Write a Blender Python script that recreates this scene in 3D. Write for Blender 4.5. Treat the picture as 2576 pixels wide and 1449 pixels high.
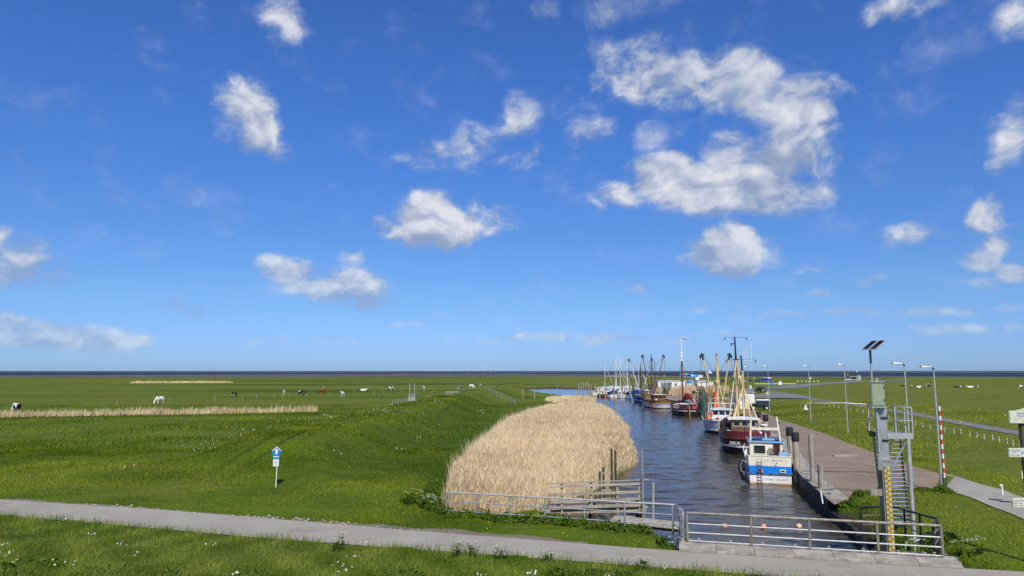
import bpy, bmesh, math, random
import numpy as np
from mathutils import Vector, Matrix

for o in list(bpy.data.objects):
    bpy.data.objects.remove(o)
R = math.radians
rng = np.random.default_rng(11)
random.seed(5)
scene = bpy.context.scene
col = scene.collection

# ------------------------------------------------------------------ camera
F0 = 1740.0            # focal length in pixels of a 2576 px wide picture
CAM_H = 6.8            # eye above the path by the sluice
PITCH = math.atan(208.5 / F0)
cam_d = bpy.data.cameras.new('camera')
cam_d.sensor_width = 36.0
cam_d.lens = 36.0 * F0 / 2576.0
cam_d.clip_start = 0.1
cam_d.clip_end = 150000
cam = bpy.data.objects.new('camera', cam_d)
cam.location = (0, 0, CAM_H)
cam.rotation_euler = (R(90) + PITCH, 0, 0)
col.objects.link(cam)
scene.camera = cam


def ray(fx, fy):
    a = (fx - 1288) / F0
    b = (724.5 - fy) / F0
    return (a, math.cos(PITCH) - b * math.sin(PITCH), math.sin(PITCH) + b * math.cos(PITCH))


def gp(fx, fy, z=0.0):
    """place on the level z that was measured at a picture point"""
    a, y, w = ray(fx, fy)
    t = (z - CAM_H) / w
    return (a * t, y * t)


def gd(fx, fy, d):
    """point at distance d that was measured at a picture point"""
    a, y, w = ray(fx, fy)
    t = d / y
    return Vector((a * t, d, CAM_H + w * t))


# ------------------------------------------------------------------ light and sky
SUN_EL, SUN_AZ = R(47), R(171)     # azimuth clockwise from +Y: behind the camera, a little to the right
sd = Vector((math.cos(SUN_EL) * math.sin(SUN_AZ), math.cos(SUN_EL) * math.cos(SUN_AZ), math.sin(SUN_EL)))
sun_d = bpy.data.lights.new('sun', 'SUN')
sun_d.energy = 4.5
sun_d.angle = R(0.53)
sun_d.color = (1.0, 0.94, 0.83)
sun = bpy.data.objects.new('sun', sun_d)
sun.rotation_euler = (-sd).to_track_quat('-Z', 'Y').to_euler()
col.objects.link(sun)

scene.view_settings.view_transform = 'Standard'
scene.view_settings.look = 'None'
scene.view_settings.exposure = 0.0
scene.view_settings.gamma = 1.0
scene.view_settings.use_curve_mapping = False
scene.cycles.max_bounces = 6
scene.cycles.diffuse_bounces = 2
scene.cycles.glossy_bounces = 3
scene.cycles.transmission_bounces = 3
scene.cycles.transparent_max_bounces = 12
scene.cycles.use_adaptive_sampling = True
scene.cycles.adaptive_threshold = 0.012
scene.cycles.use_denoising = False
scene.cycles.adaptive_min_samples = 8
scene.cycles.caustics_reflective = False
scene.cycles.caustics_refractive = False


class NT:
    """small helper for node trees"""
    def __init__(self, tree):
        self.t = tree
        tree.nodes.clear()

    def n(self, kind, **kw):
        nd = self.t.nodes.new(kind)
        for k, v in kw.items():
            setattr(nd, k, v)
        return nd

    def put(self, nd, i, v):
        s = nd.inputs[i]
        if hasattr(v, 'bl_rna') and isinstance(v, bpy.types.NodeSocket):
            self.t.links.new(v, s)
        else:
            s.default_value = v

    def math(self, op, a, b=0.0, c=0.0, clamp=False):
        nd = self.n('ShaderNodeMath', operation=op, use_clamp=clamp)
        self.put(nd, 0, a)
        self.put(nd, 1, b)
        if op in ('MULTIPLY_ADD', 'SMOOTH_MAX', 'SMOOTH_MIN', 'WRAP'):
            self.put(nd, 2, c)
        return nd.outputs[0]

    def vec(self, op, a, b=None, c=None):
        nd = self.n('ShaderNodeVectorMath', operation=op)
        self.put(nd, 0, a)
        if b is not None:
            self.put(nd, 1, b)
        if c is not None:
            self.put(nd, 2, c)
        return nd.outputs['Value'] if op in ('DOT_PRODUCT', 'LENGTH') else nd.outputs[0]

    def noise(self, v, scale, detail=4.0, rough=0.55, dist=0.0):
        nd = self.n('ShaderNodeTexNoise')
        self.put(nd, 'Vector', v)
        self.put(nd, 'Scale', scale)
        self.put(nd, 'Detail', detail)
        self.put(nd, 'Roughness', rough)
        self.put(nd, 'Distortion', dist)
        return nd.outputs['Fac']

    def step(self, v, a, b, to0=0.0, to1=1.0):
        nd = self.n('ShaderNodeMapRange', interpolation_type='SMOOTHSTEP')
        for i, x in enumerate((v, a, b, to0, to1)):
            self.put(nd, i, x)
        return nd.outputs[0]

    def mix(self, f, a, b):
        nd = self.n('ShaderNodeMix', data_type='RGBA')
        self.put(nd, 0, f)
        self.put(nd, 6, a)
        self.put(nd, 7, b)
        return nd.outputs[2]


def build_world():
    w = bpy.data.worlds.new('World')
    scene.world = w
    w.use_nodes = True
    w.cycles.sampling_method = 'MANUAL'
    w.cycles.sample_map_resolution = 256
    g = NT(w.node_tree)
    out = g.n('ShaderNodeOutputWorld')
    sky = g.n('ShaderNodeTexSky', sky_type='NISHITA')
    sky.sun_disc = False
    sky.sun_elevation = SUN_EL
    sky.sun_rotation = SUN_AZ
    sky.altitude = 0
    sky.air_density = 1.0
    sky.dust_density = 0.25
    sky.ozone_density = 3.0
    hsv = g.n('ShaderNodeHueSaturation')
    g.put(hsv, 'Color', sky.outputs[0])
    g.put(hsv, 'Saturation', 1.0)
    bg = g.n('ShaderNodeBackground')
    g.put(bg, 1, 0.10)
    tc = g.n('ShaderNodeTexCoord')
    D = g.vec('NORMALIZE', tc.outputs['Generated'])
    sx = g.n('ShaderNodeSeparateXYZ')
    g.put(sx, 0, D)
    az = g.math('ARCTAN2', sx.outputs[0], sx.outputs[1])
    # the cloud field in view goes on all round the horizon (mirrored every 80 degrees)
    P = R(82)
    az = g.math('SUBTRACT', g.math('PINGPONG', g.math('ADD', az, P / 2 + 2 * P), P), P / 2)
    el = g.math('ARCSINE', sx.outputs[2])
    # clear maritime air: the camera sees a bluer sky than the standard atmosphere, most of all low down
    tint = g.mix(g.step(el, R(0), R(7)), (0.40, 0.65, 1.30, 1), (0.46, 0.715, 1.13, 1))
    tint = g.mix(g.step(el, R(5), R(24)), tint, (0.42, 0.79, 1.42, 1))
    g.put(bg, 0, g.vec('MULTIPLY', hsv.outputs[0], tint))
    cb = g.n('ShaderNodeCombineXYZ')
    g.put(cb, 0, az)
    g.put(cb, 1, el)
    p = cb.outputs[0]
    # noise: swirl the look-up a little so that edges billow
    Ds = g.vec('MULTIPLY', D, (1.0, 1.0, 1.35))
    nb = g.n('ShaderNodeTexNoise')
    g.put(nb, 'Vector', Ds)
    g.put(nb, 'Scale', 8.0)
    g.put(nb, 'Detail', 4.0)
    warp = g.vec('MULTIPLY_ADD', nb.outputs['Color'], (0.07, 0.045, 0.0), (-0.035, -0.0225, 0.0))
    Dw = g.vec('MULTIPLY_ADD', nb.outputs['Color'], (0.10, 0.10, 0.10), Ds)
    pw = g.vec('ADD', p, warp)

    def angles(fx, fy):
        d = Vector(ray(fx, fy)).normalized()
        return math.atan2(d.x, d.y), math.asin(d.z)

    def field(blobs, vec):
        acc = None
        for fx, fy, rx, ry, wt in blobs:
            rx, ry, wt = rx * 1.16, ry * 1.16, wt * 1.16
            a, e = angles(fx, fy)
            a1, _ = angles(fx + rx, fy)
            _, e1 = angles(fx, fy - ry)
            sx_, sy_ = 1 / max(abs(a1 - a), 1e-3), 1 / max(abs(e1 - e), 1e-3)
            q = g.vec('MULTIPLY_ADD', vec, (sx_, sy_, 0), (-a * sx_, -e * sy_, 0))
            d2 = g.vec('DOT_PRODUCT', q, q)
            v = g.math('MULTIPLY_ADD', d2, -wt, wt)
            acc = v if acc is None else g.math('SMOOTH_MAX', acc, v, 0.10)
        return acc

    dense = [  # centre x, y, half width, half height (picture pixels), weight
        (735, 45, 75, 75, .62), (745, 90, 45, 35, .5),
        (612, 285, 90, 100, .72), (640, 330, 80, 70, .85), (560, 260, 70, 60, .5), (690, 385, 60, 35, .35),
        (1095, 560, 130, 75, .98), (1085, 505, 60, 45, .8), (1225, 545, 95, 65, .66), (985, 575, 55, 45, .7),
        (730, 665, 90, 38, .62), (860, 715, 150, 55, .82), (895, 650, 50, 38, .6), (930, 765, 90, 28, .62),
        (35, 660, 100, 85, .95), (-40, 620, 90, 70, .7), (140, 700, 70, 32, .45),
        (400, 755, 110, 32, .42), (490, 775, 60, 26, .5),
        (1690, 205, 190, 80, .86), (1850, 205, 110, 95, .92), (1520, 190, 130, 85, .42), (1570, 130, 150, 50, .3),
        (2030, 280, 130, 95, .86), (1990, 350, 110, 70, .62), (2090, 230, 80, 60, .5),
        (1820, 470, 240, 85, 1.0), (1830, 400, 75, 60, .95), (1960, 400, 120, 75, .85), (2050, 450, 75, 75, .55),
        (1690, 455, 140, 70, 1.0), (1570, 500, 85, 50, .75), (1930, 270, 110, 70, .45), (2060, 380, 90, 80, .5), (1900, 480, 160, 80, 1.0), (1620, 190, 150, 70, .6),
        (1820, 645, 105, 62, .98), (1870, 600, 60, 50, .75), (1955, 625, 55, 45, .5), (2040, 672, 50, 22, .4),
        (1285, 300, 60, 65, .44), (1185, 360, 65, 70, .42), (1085, 385, 70, 45, .40), (1300, 390, 100, 35, .36),
        (1480, 340, 80, 55, .36), (1650, 335, 90, 50, .22),
        (2260, 25, 130, 45, .6), (2570, 50, 85, 75, .6), (1560, 5, 190, 60, .34), (1400, 20, 90, 40, .22),
        (2540, 330, 70, 100, .5), (2500, 290, 60, 40, .35), (2520, 430, 40, 45, .4), (2230, 285, 40, 35, .14),
        (2490, 545, 95, 55, .85), (2250, 590, 60, 35, .52), (2350, 585, 70, 20, .35), (2440, 660, 80, 35, .8),
        (2500, 620, 60, 40, .6), (2540, 695, 70, 32, .8), (2190, 715, 45, 20, .42), (2060, 752, 60, 18, .42),
        (1635, 730, 48, 14, .42), (1770, 745, 75, 20, .38), (1840, 772, 40, 16, .4), (1745, 785, 55, 12, .36),
        (1120, 790, 60, 14, .45), (1040, 812, 70, 13, .42), (495, 832, 40, 13, .42), (2450, 720, 45, 16, .34),
        (100, 838, 240, 42, .80), (280, 862, 110, 28, .85), (20, 815, 100, 32, .85), (850, 858, 85, 17, .6),
        (670, 856, 80, 14, .46), (575, 862, 45, 14, .42), (1490, 856, 50, 14, .42), (2200, 790, 420, 18, .50),
        (1500, 850, 420, 14, .36), (2400, 830, 260, 14, .36), (1900, 812, 300, 12, .22),
    ]
    B = field(dense, pw)
    shade = field([
        (1830, 555, 200, 48, .95), (1095, 625, 130, 36, .7), (40, 710, 150, 45, .9), (1820, 695, 110, 28, .7),
        (2020, 370, 150, 70, .75), (930, 770, 160, 40, .6), (2470, 585, 110, 30, .6), (1700, 280, 220, 50, .45),
        (640, 385, 110, 35, .5), (440, 785, 160, 36, .6), (2440, 690, 90, 18, .5), (100, 870, 330, 40, .5),
        (1560, 0, 260, 80, .9), (2000, 470, 160, 80, .5), (2300, 40, 120, 45, .4), (730, 690, 130, 36, .55)], p)
    # small billows
    n1 = g.noise(Dw, 12.0, 8.0, 0.64)
    up = g.vec('ADD', Dw, (0.008, -0.006, 0.022))
    n2 = g.noise(up, 12.0, 3.5, 0.55)
    nl = g.noise(Dw, 12.0, 3.5, 0.55)
    # high cumulus overhead and elsewhere: same kind of cloud, free noise
    nh = g.noise(D, 3.2, 3.0, 0.55)
    hi = g.math('MULTIPLY', g.step(nh, 0.52, 0.72), g.step(el, R(31), R(40)))
    Bc = g.math('MAXIMUM', g.math('MAXIMUM', B, -0.6), g.math('MULTIPLY', hi, 0.8))
    dn = g.math('MULTIPLY_ADD', g.math('SUBTRACT', n1, 0.5), 3.0, Bc)
    # thick cumulus has crisp billowed edges, thin cloud fades out
    crisp = g.step(B, 0.05, 0.75)
    alpha = g.step(dn, g.math('MULTIPLY_ADD', crisp, 0.12, -0.06), g.math('MULTIPLY_ADD', crisp, -0.34, 1.18))
    alpha = g.math('MULTIPLY', alpha, g.step(Bc, -0.22, 0.42))
    lit = g.math('MULTIPLY_ADD', g.math('SUBTRACT', nl, n2), 3.0, 0.50)
    lit = g.math('MULTIPLY_ADD', g.math('MAXIMUM', shade, 0.0), -0.50, lit)
    lit = g.math('MULTIPLY_ADD', g.math('SUBTRACT', dn, 0.75), 0.42, lit, clamp=True)
    ccol = g.mix(lit, (0.34, 0.43, 0.63, 1), (0.86, 0.895, 0.96, 1))
    # far clouds low over the sea are veiled by the air in front of them
    veil = g.step(el, R(0.5), R(13), 0.52, 0.96)
    alpha = g.math('MULTIPLY', alpha, veil)
    alpha = g.math('MULTIPLY', alpha, g.step(el, R(0.2), R(2.0)))
    bg2 = g.n('ShaderNodeBackground')
    g.put(bg2, 0, ccol)
    g.put(bg2, 1, 0.86)
    ms = g.n('ShaderNodeMixShader')
    g.put(ms, 0, alpha)
    w.node_tree.links.new(bg.outputs[0], ms.inputs[1])
    w.node_tree.links.new(bg2.outputs[0], ms.inputs[2])
    w.node_tree.links.new(ms.outputs[0], out.inputs[0])


build_world()

# ------------------------------------------------------------------ helpers: materials
MATS = {}


def mat(name, c, rough=0.6, metal=0.0, var=0.18, scale=2.5, bump=0.0, spec=0.4, dirt=None, dirt_amt=0.0, bscale=None):
    """painted / wooden / stone surface: base colour with cloudy wear, optional dirt and fine relief"""
    if name in MATS:
        return MATS[name]
    m = bpy.data.materials.new(name)
    m.use_nodes = True
    g = NT(m.node_tree)
    out = g.n('ShaderNodeOutputMaterial')
    b = g.n('ShaderNodeBsdfPrincipled')
    tc = g.n('ShaderNodeTexCoord')
    oi = g.n('ShaderNodeObjectInfo')
    off = g.math('MULTIPLY', oi.outputs['Random'], 37.0)
    v = g.vec('ADD', tc.outputs['Object'], off)
    n = g.noise(v, scale, 5.0, 0.6)
    lo = tuple(x * (1 - var * 1.6) for x in c) + (1,)
    hi = tuple(min(1, x * (1 + var)) for x in c) + (1,)
    cc = g.mix(g.step(n, 0.3, 0.7), lo, hi)
    if dirt:
        n2 = g.noise(v, scale * 2.7, 6.0, 0.65)
        cc = g.mix(g.math('MULTIPLY', g.step(n2, 0.48, 0.7), dirt_amt), cc, tuple(dirt) + (1,))
    g.put(b, 'Base Color', cc)
    g.put(b, 'Roughness', rough)
    g.put(b, 'Metallic', metal)
    g.put(b, 'Specular IOR Level', spec)
    if bump:
        bn = g.n('ShaderNodeBump')
        g.put(bn, 'Height', g.noise(v, bscale or scale * 6, 4.0, 0.6))
        g.put(bn, 'Strength', bump)
        g.put(bn, 'Distance', 0.05)
        g.put(b, 'Normal', bn.outputs[0])
    m.node_tree.links.new(b.outputs[0], out.inputs[0])
    MATS[name] = m
    return m


def wood(name, a, b_, stretch=(14, 14, 1.2)):
    m = bpy.data.materials.new(name)
    m.use_nodes = True
    g = NT(m.node_tree)
    out = g.n('ShaderNodeOutputMaterial')
    b = g.n('ShaderNodeBsdfPrincipled')
    tc = g.n('ShaderNodeTexCoord')
    oi = g.n('ShaderNodeObjectInfo')
    v = g.vec('ADD', tc.outputs['Object'], g.math('MULTIPLY', oi.outputs['Random'], 31.0))
    n = g.noise(g.vec('MULTIPLY', v, stretch), 1.0, 5.0, 0.6, 0.4)
    n2 = g.noise(v, 1.3, 3.0)
    cc = g.mix(g.step(n, 0.3, 0.72), tuple(a) + (1,), tuple(b_) + (1,))
    cc = g.mix(g.math('MULTIPLY', g.step(n2, 0.45, 0.75), 0.55), cc, tuple(x * 0.55 for x in a) + (1,))
    g.put(b, 'Base Color', cc)
    g.put(b, 'Roughness', 0.85)
    g.put(b, 'Specular IOR Level', 0.2)
    bn = g.n('ShaderNodeBump')
    g.put(bn, 'Height', n)
    g.put(bn, 'Strength', 0.5)
    g.put(bn, 'Distance', 0.02)
    g.put(b, 'Normal', bn.outputs[0])
    m.node_tree.links.new(b.outputs[0], out.inputs[0])
    MATS[name] = m
    return m


def leaf_mat(name, lo, hi, trans=0.35):
    """blades and leaves: colour from a random value per blade, some light shines through"""
    m = bpy.data.materials.new(name)
    m.use_nodes = True
    g = NT(m.node_tree)
    out = g.n('ShaderNodeOutputMaterial')
    at = g.n('ShaderNodeAttribute', attribute_name='rnd')
    cc = g.mix(at.outputs['Fac'], tuple(lo) + (1,), tuple(hi) + (1,))
    d = g.n('ShaderNodeBsdfDiffuse')
    t = g.n('ShaderNodeBsdfTranslucent')
    g.put(d, 0, cc)
    g.put(t, 0, cc)
    ms = g.n('ShaderNodeMixShader')
    g.put(ms, 0, trans)
    m.node_tree.links.new(d.outputs[0], ms.inputs[1])
    m.node_tree.links.new(t.outputs[0], ms.inputs[2])
    m.node_tree.links.new(ms.outputs[0], out.inputs[0])
    MATS[name] = m
    return m


def rgb(r, g_, b):
    f = lambda c: (c / 255 / 12.92) if c / 255 < 0.04045 else ((c / 255 + 0.055) / 1.055) ** 2.4
    return (f(r), f(g_), f(b))


# ------------------------------------------------------------------ helpers: meshes and objects
class MB:
    def __init__(self):
        self.v, self.f = [], []

    def add(self, vs, fs):
        o = len(self.v)
        self.v += [tuple(p) for p in vs]
        self.f += [tuple(i + o for i in f) for f in fs]
        return self

    def box(self, x0, x1, y0, y1, z0, z1):
        vs = [(x, y, z) for z in (z0, z1) for y in (y0, y1) for x in (x0, x1)]
        return self.add(vs, [(0, 2, 3, 1), (4, 5, 7, 6), (0, 1, 5, 4), (2, 6, 7, 3), (0, 4, 6, 2), (1, 3, 7, 5)])

    def beam(self, p, q, w, h, up=(0, 0, 1)):
        """rectangular bar from p to q, w across and h along up"""
        p, q, up = Vector(p), Vector(q), Vector(up)
        d = (q - p).normalized()
        s = d.cross(up)
        s = s.normalized() if s.length > 1e-6 else Vector((1, 0, 0))
        u = s.cross(d).normalized()
        vs = []
        for e in (p, q):
            for a, b in ((-1, -1), (1, -1), (1, 1), (-1, 1)):
                vs.append(e + s * (a * w / 2) + u * (b * h / 2))
        return self.add(vs, [(0, 1, 2, 3), (7, 6, 5, 4), (0, 4, 5, 1), (1, 5, 6, 2), (2, 6, 7, 3), (3, 7, 4, 0)])

    def tube(self, p, q, r0, r1=None, n=8):
        r1 = r0 if r1 is None else r1
        p, q = Vector(p), Vector(q)
        d = (q - p).normalized()
        a = d.cross(Vector((0, 0, 1)) if abs(d.z) < 0.9 else Vector((1, 0, 0))).normalized()
        b = d.cross(a)
        vs = []
        for e, r in ((p, r0), (q, r1)):
            for i in range(n):
                t = 2 * math.pi * i / n
                vs.append(e + a * (r * math.cos(t)) + b * (r * math.sin(t)))
        fs = [(i, (i + 1) % n, n + (i + 1) % n, n + i) for i in range(n)]
        fs += [tuple(range(n - 1, -1, -1)), tuple(range(n, 2 * n))]
        return self.add(vs, fs)

    def path(self, pts, r, n=6):
        """bent pipe: one continuous skin through the points"""
        pts = [Vector(p) for p in pts]
        rings = []
        a = None
        for i, p in enumerate(pts):
            d = (pts[min(i + 1, len(pts) - 1)] - pts[max(i - 1, 0)]).normalized()
            if a is None:
                a = d.cross(Vector((0, 0, 1)) if abs(d.z) < 0.9 else Vector((1, 0, 0))).normalized()
            else:
                a = (a - d * a.dot(d)).normalized()
            b = d.cross(a)
            rr = r[i] if isinstance(r, (list, tuple)) else r
            rings.append([p + a * (rr * math.cos(2 * math.pi * k / n)) + b * (rr * math.sin(2 * math.pi * k / n)) for k in range(n)])
        return self.loft(rings)

    def loft(self, rings, close=True, caps=True):
        n = len(rings[0])
        vs = [p for r in rings for p in r]
        fs = []
        for i in range(len(rings) - 1):
            for k in range(n if close else n - 1):
                k2 = (k + 1) % n
                fs.append((i * n + k, i * n + k2, (i + 1) * n + k2, (i + 1) * n + k))
        if caps and close:
            fs.append(tuple(range(n - 1, -1, -1)))
            fs.append(tuple((len(rings) - 1) * n + k for k in range(n)))
        return self.add(vs, fs)

    def lathe(self, prof, n=12, c=(0, 0, 0)):
        c = Vector(c)
        return self.loft([[c + Vector((r * math.cos(2 * math.pi * k / n), r * math.sin(2 * math.pi * k / n), z)) for k in range(n)] for r, z in prof])

    def ball(self, c, r, n=10, m=6, s=(1, 1, 1)):
        c = Vector(c)
        rings = []
        for i in range(m + 1):
            t = math.pi * i / m
            rr = max(math.sin(t), 0.02) * r
            rings.append([c + Vector((rr * math.cos(2 * math.pi * k / n) * s[0], rr * math.sin(2 * math.pi * k / n) * s[1], -math.cos(t) * r * s[2])) for k in range(n)])
        return self.loft(rings)

    def torus(self, c, r, t, axis='y', n=18, m=8):
        c = Vector(c)
        rings = []
        for i in range(n + 1):
            a = 2 * math.pi * i / n
            ring = []
            for k in range(m):
                b = 2 * math.pi * k / m
                q = (r + t * math.cos(b))
                x, y, z = q * math.cos(a), t * math.sin(b), q * math.sin(a)
                if axis == 'x':
                    x, y = y, x
                if axis == 'z':
                    y, z = z, y
                ring.append(c + Vector((x, y, z)))
            rings.append(ring)
        return self.loft(rings, caps=False)

    def prism(self, pts, y0, y1):
        """outline in x,z pulled out along y"""
        n = len(pts)
        vs = [(x, y0, z) for x, z in pts] + [(x, y1, z) for x, z in pts]
        fs = [tuple(range(n)), tuple(range(2 * n - 1, n - 1, -1))]
        fs += [(i, n + i, n + (i + 1) % n, (i + 1) % n) for i in range(n)]
        return self.add(vs, fs)

    def build(self, name, m, parent=None, smooth=False, loc=None, label=None):
        me = bpy.data.meshes.new(name)
        me.from_pydata(self.v, [], self.f)
        bm = bmesh.new()
        bm.from_mesh(me)
        bmesh.ops.recalc_face_normals(bm, faces=bm.faces)
        bm.to_mesh(me)
        bm.free()
        if smooth:
            me.polygons.foreach_set('use_smooth', [True] * len(me.polygons))
            me.set_sharp_from_angle(angle=R(38))
        me.materials.append(m)
        o = bpy.data.objects.new(name, me)
        col.objects.link(o)
        if parent is not None:
            o.parent = parent
        if loc is not None:
            o.location = loc
        if label:
            o['label'] = label
        return o


def tag(o, label, cat, group=None):
    o['label'] = label
    o['category'] = cat
    if group:
        o['group'] = group
    return o


def thing(name, label, cat, loc=(0, 0, 0), rz=0.0, group=None):
    o = bpy.data.objects.new(name, None)
    o.empty_display_size = 0.3
    col.objects.link(o)
    o.location = loc
    o.rotation_euler = (0, 0, rz)
    return tag(o, label, cat, group)


def struct(o):
    o['kind'] = 'structure'
    return o


def stuff(o, label=None, cat=None):
    o['kind'] = 'stuff'
    if label:
        o['label'] = label
    if cat:
        o['category'] = cat
    return o


def dup(src, parent=None):
    c = src.copy()
    col.objects.link(c)
    c.parent = parent
    for ch in src.children:
        dup(ch, c)
    return c


def place(src, loc, rz, label, scale=1.0):
    c = dup(src)
    c.location = loc
    c.rotation_euler = (0, 0, rz)
    c.scale = (scale, scale, scale)
    c['label'] = label
    return c


def text(s, size, m, parent, loc, rot, name='lettering', spacing=1.0, shear=0.0, depth=0.004, align='CENTER'):
    cu = bpy.data.curves.new('text', 'FONT')
    cu.body = s
    cu.size = size
    cu.align_x = align
    cu.shear = shear
    cu.extrude = depth
    cu.space_character = spacing
    cu.resolution_u = 3
    t = bpy.data.objects.new('text', cu)
    col.objects.link(t)
    dg = bpy.context.evaluated_depsgraph_get()
    me = bpy.data.meshes.new_from_object(t.evaluated_get(dg))
    bpy.data.objects.remove(t)
    me.materials.clear()
    me.materials.append(m)
    o = bpy.data.objects.new(name, me)
    col.objects.link(o)
    o.parent = parent
    o.location = loc
    o.rotation_euler = rot
    return o


# ------------------------------------------------------------------ the lie of the land
WATER_Z = -1.4
QUAY_Z = -0.4
PATH_FAR = [(-60, 47.5), (-40, 41.9), (-27.1, 37.7), (-19.8, 35.9), (-12.9, 33.6), (-4.9, 30.8), (0.2, 29.2), (6.2, 27.25), (10.6, 26.2), (15.2, 25.0), (17.6, 24.6), (22, 23.4), (34, 19), (60, 10)]
PATH_NEAR = [(-60, 43.8), (-40, 38.4), (-24.7, 34.0), (-17.6, 31.8), (-11.4, 29.7), (-4.5, 27.75), (-1.3, 26.9), (4.4, 25.3), (8.3, 24.1), (14, 22.6), (20, 20.8), (34, 15.4), (60, 6)]
QUAY_L = [(17.5, 38.6), (17.86, 40.3), (20.1, 49.4), (21.4, 53.6), (26.6, 70), (31.4, 92), (36, 127), (38.6, 153), (40, 180), (41, 200), (42, 232)]
QUAY_R = [(19.5, 40.9), (25.2, 42), (30.2, 50), (30.6, 54.3), (33.5, 69.5), (36.2, 81.3), (40.2, 105.9), (43, 117.5), (47, 140), (52, 180), (64, 232)]
CHANNEL = [(7.2, 27.6), (15.5, 25.2), (15.4, 28.8), (14.6, 29.2), (15.25, 30.8), (16.95, 35.5), (17.55, 38.6), (18, 40.3), (20.2, 49.4), (21.5, 53.6), (26.7, 70), (31.5, 92), (36.1, 127), (38.7, 153), (40.1, 180), (41, 200), (42, 240), (43, 275), (34, 312), (20, 325), (8, 318), (5, 290), (8.5, 255), (15, 222), (21.5, 196), (22.3, 178), (18.6, 130), (14.4, 88), (10.9, 66), (9.2, 58), (6.5, 47), (3.5, 40.5), (1.5, 37.8), (3, 35.5), (6.6, 32.5), (7.6, 30)]
REEDS = [(-2.9, 36.8), (-4.1, 41), (-4.4, 52), (-3.4, 68), (-1.1, 96), (3.6, 128), (8.0, 150), (12, 163), (15.5, 167), (18.4, 163), (19.2, 148), (18.4, 130), (15.2, 96), (14.6, 88), (13.2, 82), (12.0, 76), (12.2, 70), (10.8, 62), (8.2, 55), (6.0, 46), (3.2, 40.8), (1.0, 38.2), (-0.8, 36.6)]


def inside(poly, x, y):
    res = np.zeros(x.shape, bool)
    n = len(poly)
    for i in range(n):
        x0, y0 = poly[i]
        x1, y1 = poly[(i + 1) % n]
        c = ((y0 > y) != (y1 > y))
        if y1 != y0:
            res ^= c & (x < (x1 - x0) * (y - y0) / (y1 - y0) + x0)
    return res


def dist(line, x, y, closed=True):
    d = np.full(x.shape, 1e9)
    n = len(line)
    for i in range(n if closed else n - 1):
        x0, y0 = line[i]
        x1, y1 = line[(i + 1) % n]
        dx, dy = x1 - x0, y1 - y0
        t = np.clip(((x - x0) * dx + (y - y0) * dy) / (dx * dx + dy * dy), 0, 1)
        d = np.minimum(d, np.hypot(x - x0 - t * dx, y - y0 - t * dy))
    return d


def sm(v, a, b):
    t = np.clip((v - a) / (b - a), 0, 1)
    return t * t * (3 - 2 * t)


def ix(line, t, k):
    """x of a polyline at given y (k=1) or y at given x (k=0)"""
    pts = sorted(line, key=lambda p: p[k])
    return np.interp(t, [p[k] for p in pts], [p[1 - k] for p in pts])


def bank_x(y):
    return np.interp(y, [30, 48, 60, 90, 150, 185, 230, 300, 420], [-19, -18, -17.5, -16, -12.5, -7, 0, 2, 0])


def ground(x, y):
    x = np.asarray(x, float)
    y = np.asarray(y, float)
    z = np.full(np.broadcast(x, y).shape, 0.0)
    yn = ix(PATH_NEAR, x, 0)
    yf = ix(PATH_FAR, x, 0)
    s = np.clip((yn - y) * 0.955, 0, 26)
    dike = 0.0062 * s * s + 0.045 * s
    past = np.clip(y - yf, 0, None)
    field = -0.45 * sm(past, 4, 45) - 0.15 * sm(y, 150, 700)
    # summer dike on the left bank
    bx = bank_x(y)
    prof = 1 - sm(np.abs(x - bx), 1.9, 8.0)
    h = 2.15 * sm(y, 40, 58) * (1 - 0.75 * sm(y, 175, 330))
    field = field + h * prof
    # right bank: grass rises from the quay to the cycle track
    qr = ix(QUAY_R, y, 1)
    field = field + np.where(x > qr, 0.95 * sm(x - qr, 1.0, 16.0) * sm(y, 46, 62) * (1 - sm(y, 150, 230)), 0)
    # a low mound between the cycle track and the road
    field = field + 1.3 * np.exp(-(((x - 100) / 34) ** 2 + ((y - 225) / 45) ** 2))
    # far marsh: shallow undulation
    field = field + 0.12 * np.sin(x * 0.021 + 1.3) * np.sin(y * 0.033) * sm(y, 90, 200)
    z = np.where(y < yn, dike, np.where(y < yf, 0.0, field))
    z = z + 0.05 * np.sin(x * 0.9 + y * 0.31) * np.sin(y * 0.8 - x * 0.23) * np.where((y < yn) | (y > yf + 1.5), 1, 0) * (1 - sm(np.hypot(x, y), 70, 120))
    # reed bed lies low
    inr = inside(REEDS, x, y)
    dr = dist(REEDS, x, y)
    low = -1.22
    z = np.where(inr, np.minimum(z, low), np.where(x < 12, np.minimum(z, low + dr * 0.55), z))
    # channel
    inc = inside(CHANNEL, x, y)
    dc = dist(CHANNEL, x, y)
    right = x > np.interp(y, [25, 60, 130, 240], [11, 16, 27, 33])
    slope = np.where(right & (y < 38.5), 1.15, np.where(right, 5.0, np.where(y < 36, 1.1, 0.5)))
    z = np.where(inc, np.maximum(-1.75 - dc * 1.2, -3.2), np.minimum(z, -1.75 + dc * slope))
    # under the quay
    ql = ix(QUAY_L, y, 1)
    q = (y > 38.6) & (y < 232) & (x > ql) & (x < qr)
    z = np.where(q, np.minimum(z, QUAY_Z - 0.12), z)
    # shore: the marsh ends and dips under the mud
    shore = 905 + 30 * np.sin(x * 0.006) + 14 * np.sin(x * 0.023 + 1)
    shore = shore + 60 * sm(x, -450, -150) * (1 - sm(x, -60, 160))
    z = np.where(y > shore - 8, np.minimum(z, -0.6 - (y - shore + 8) * 0.12), z)
    z = np.maximum(z, -5)
    return z


def gz(x, y):
    return float(ground(np.array([x]), np.array([y]))[0])


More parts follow.
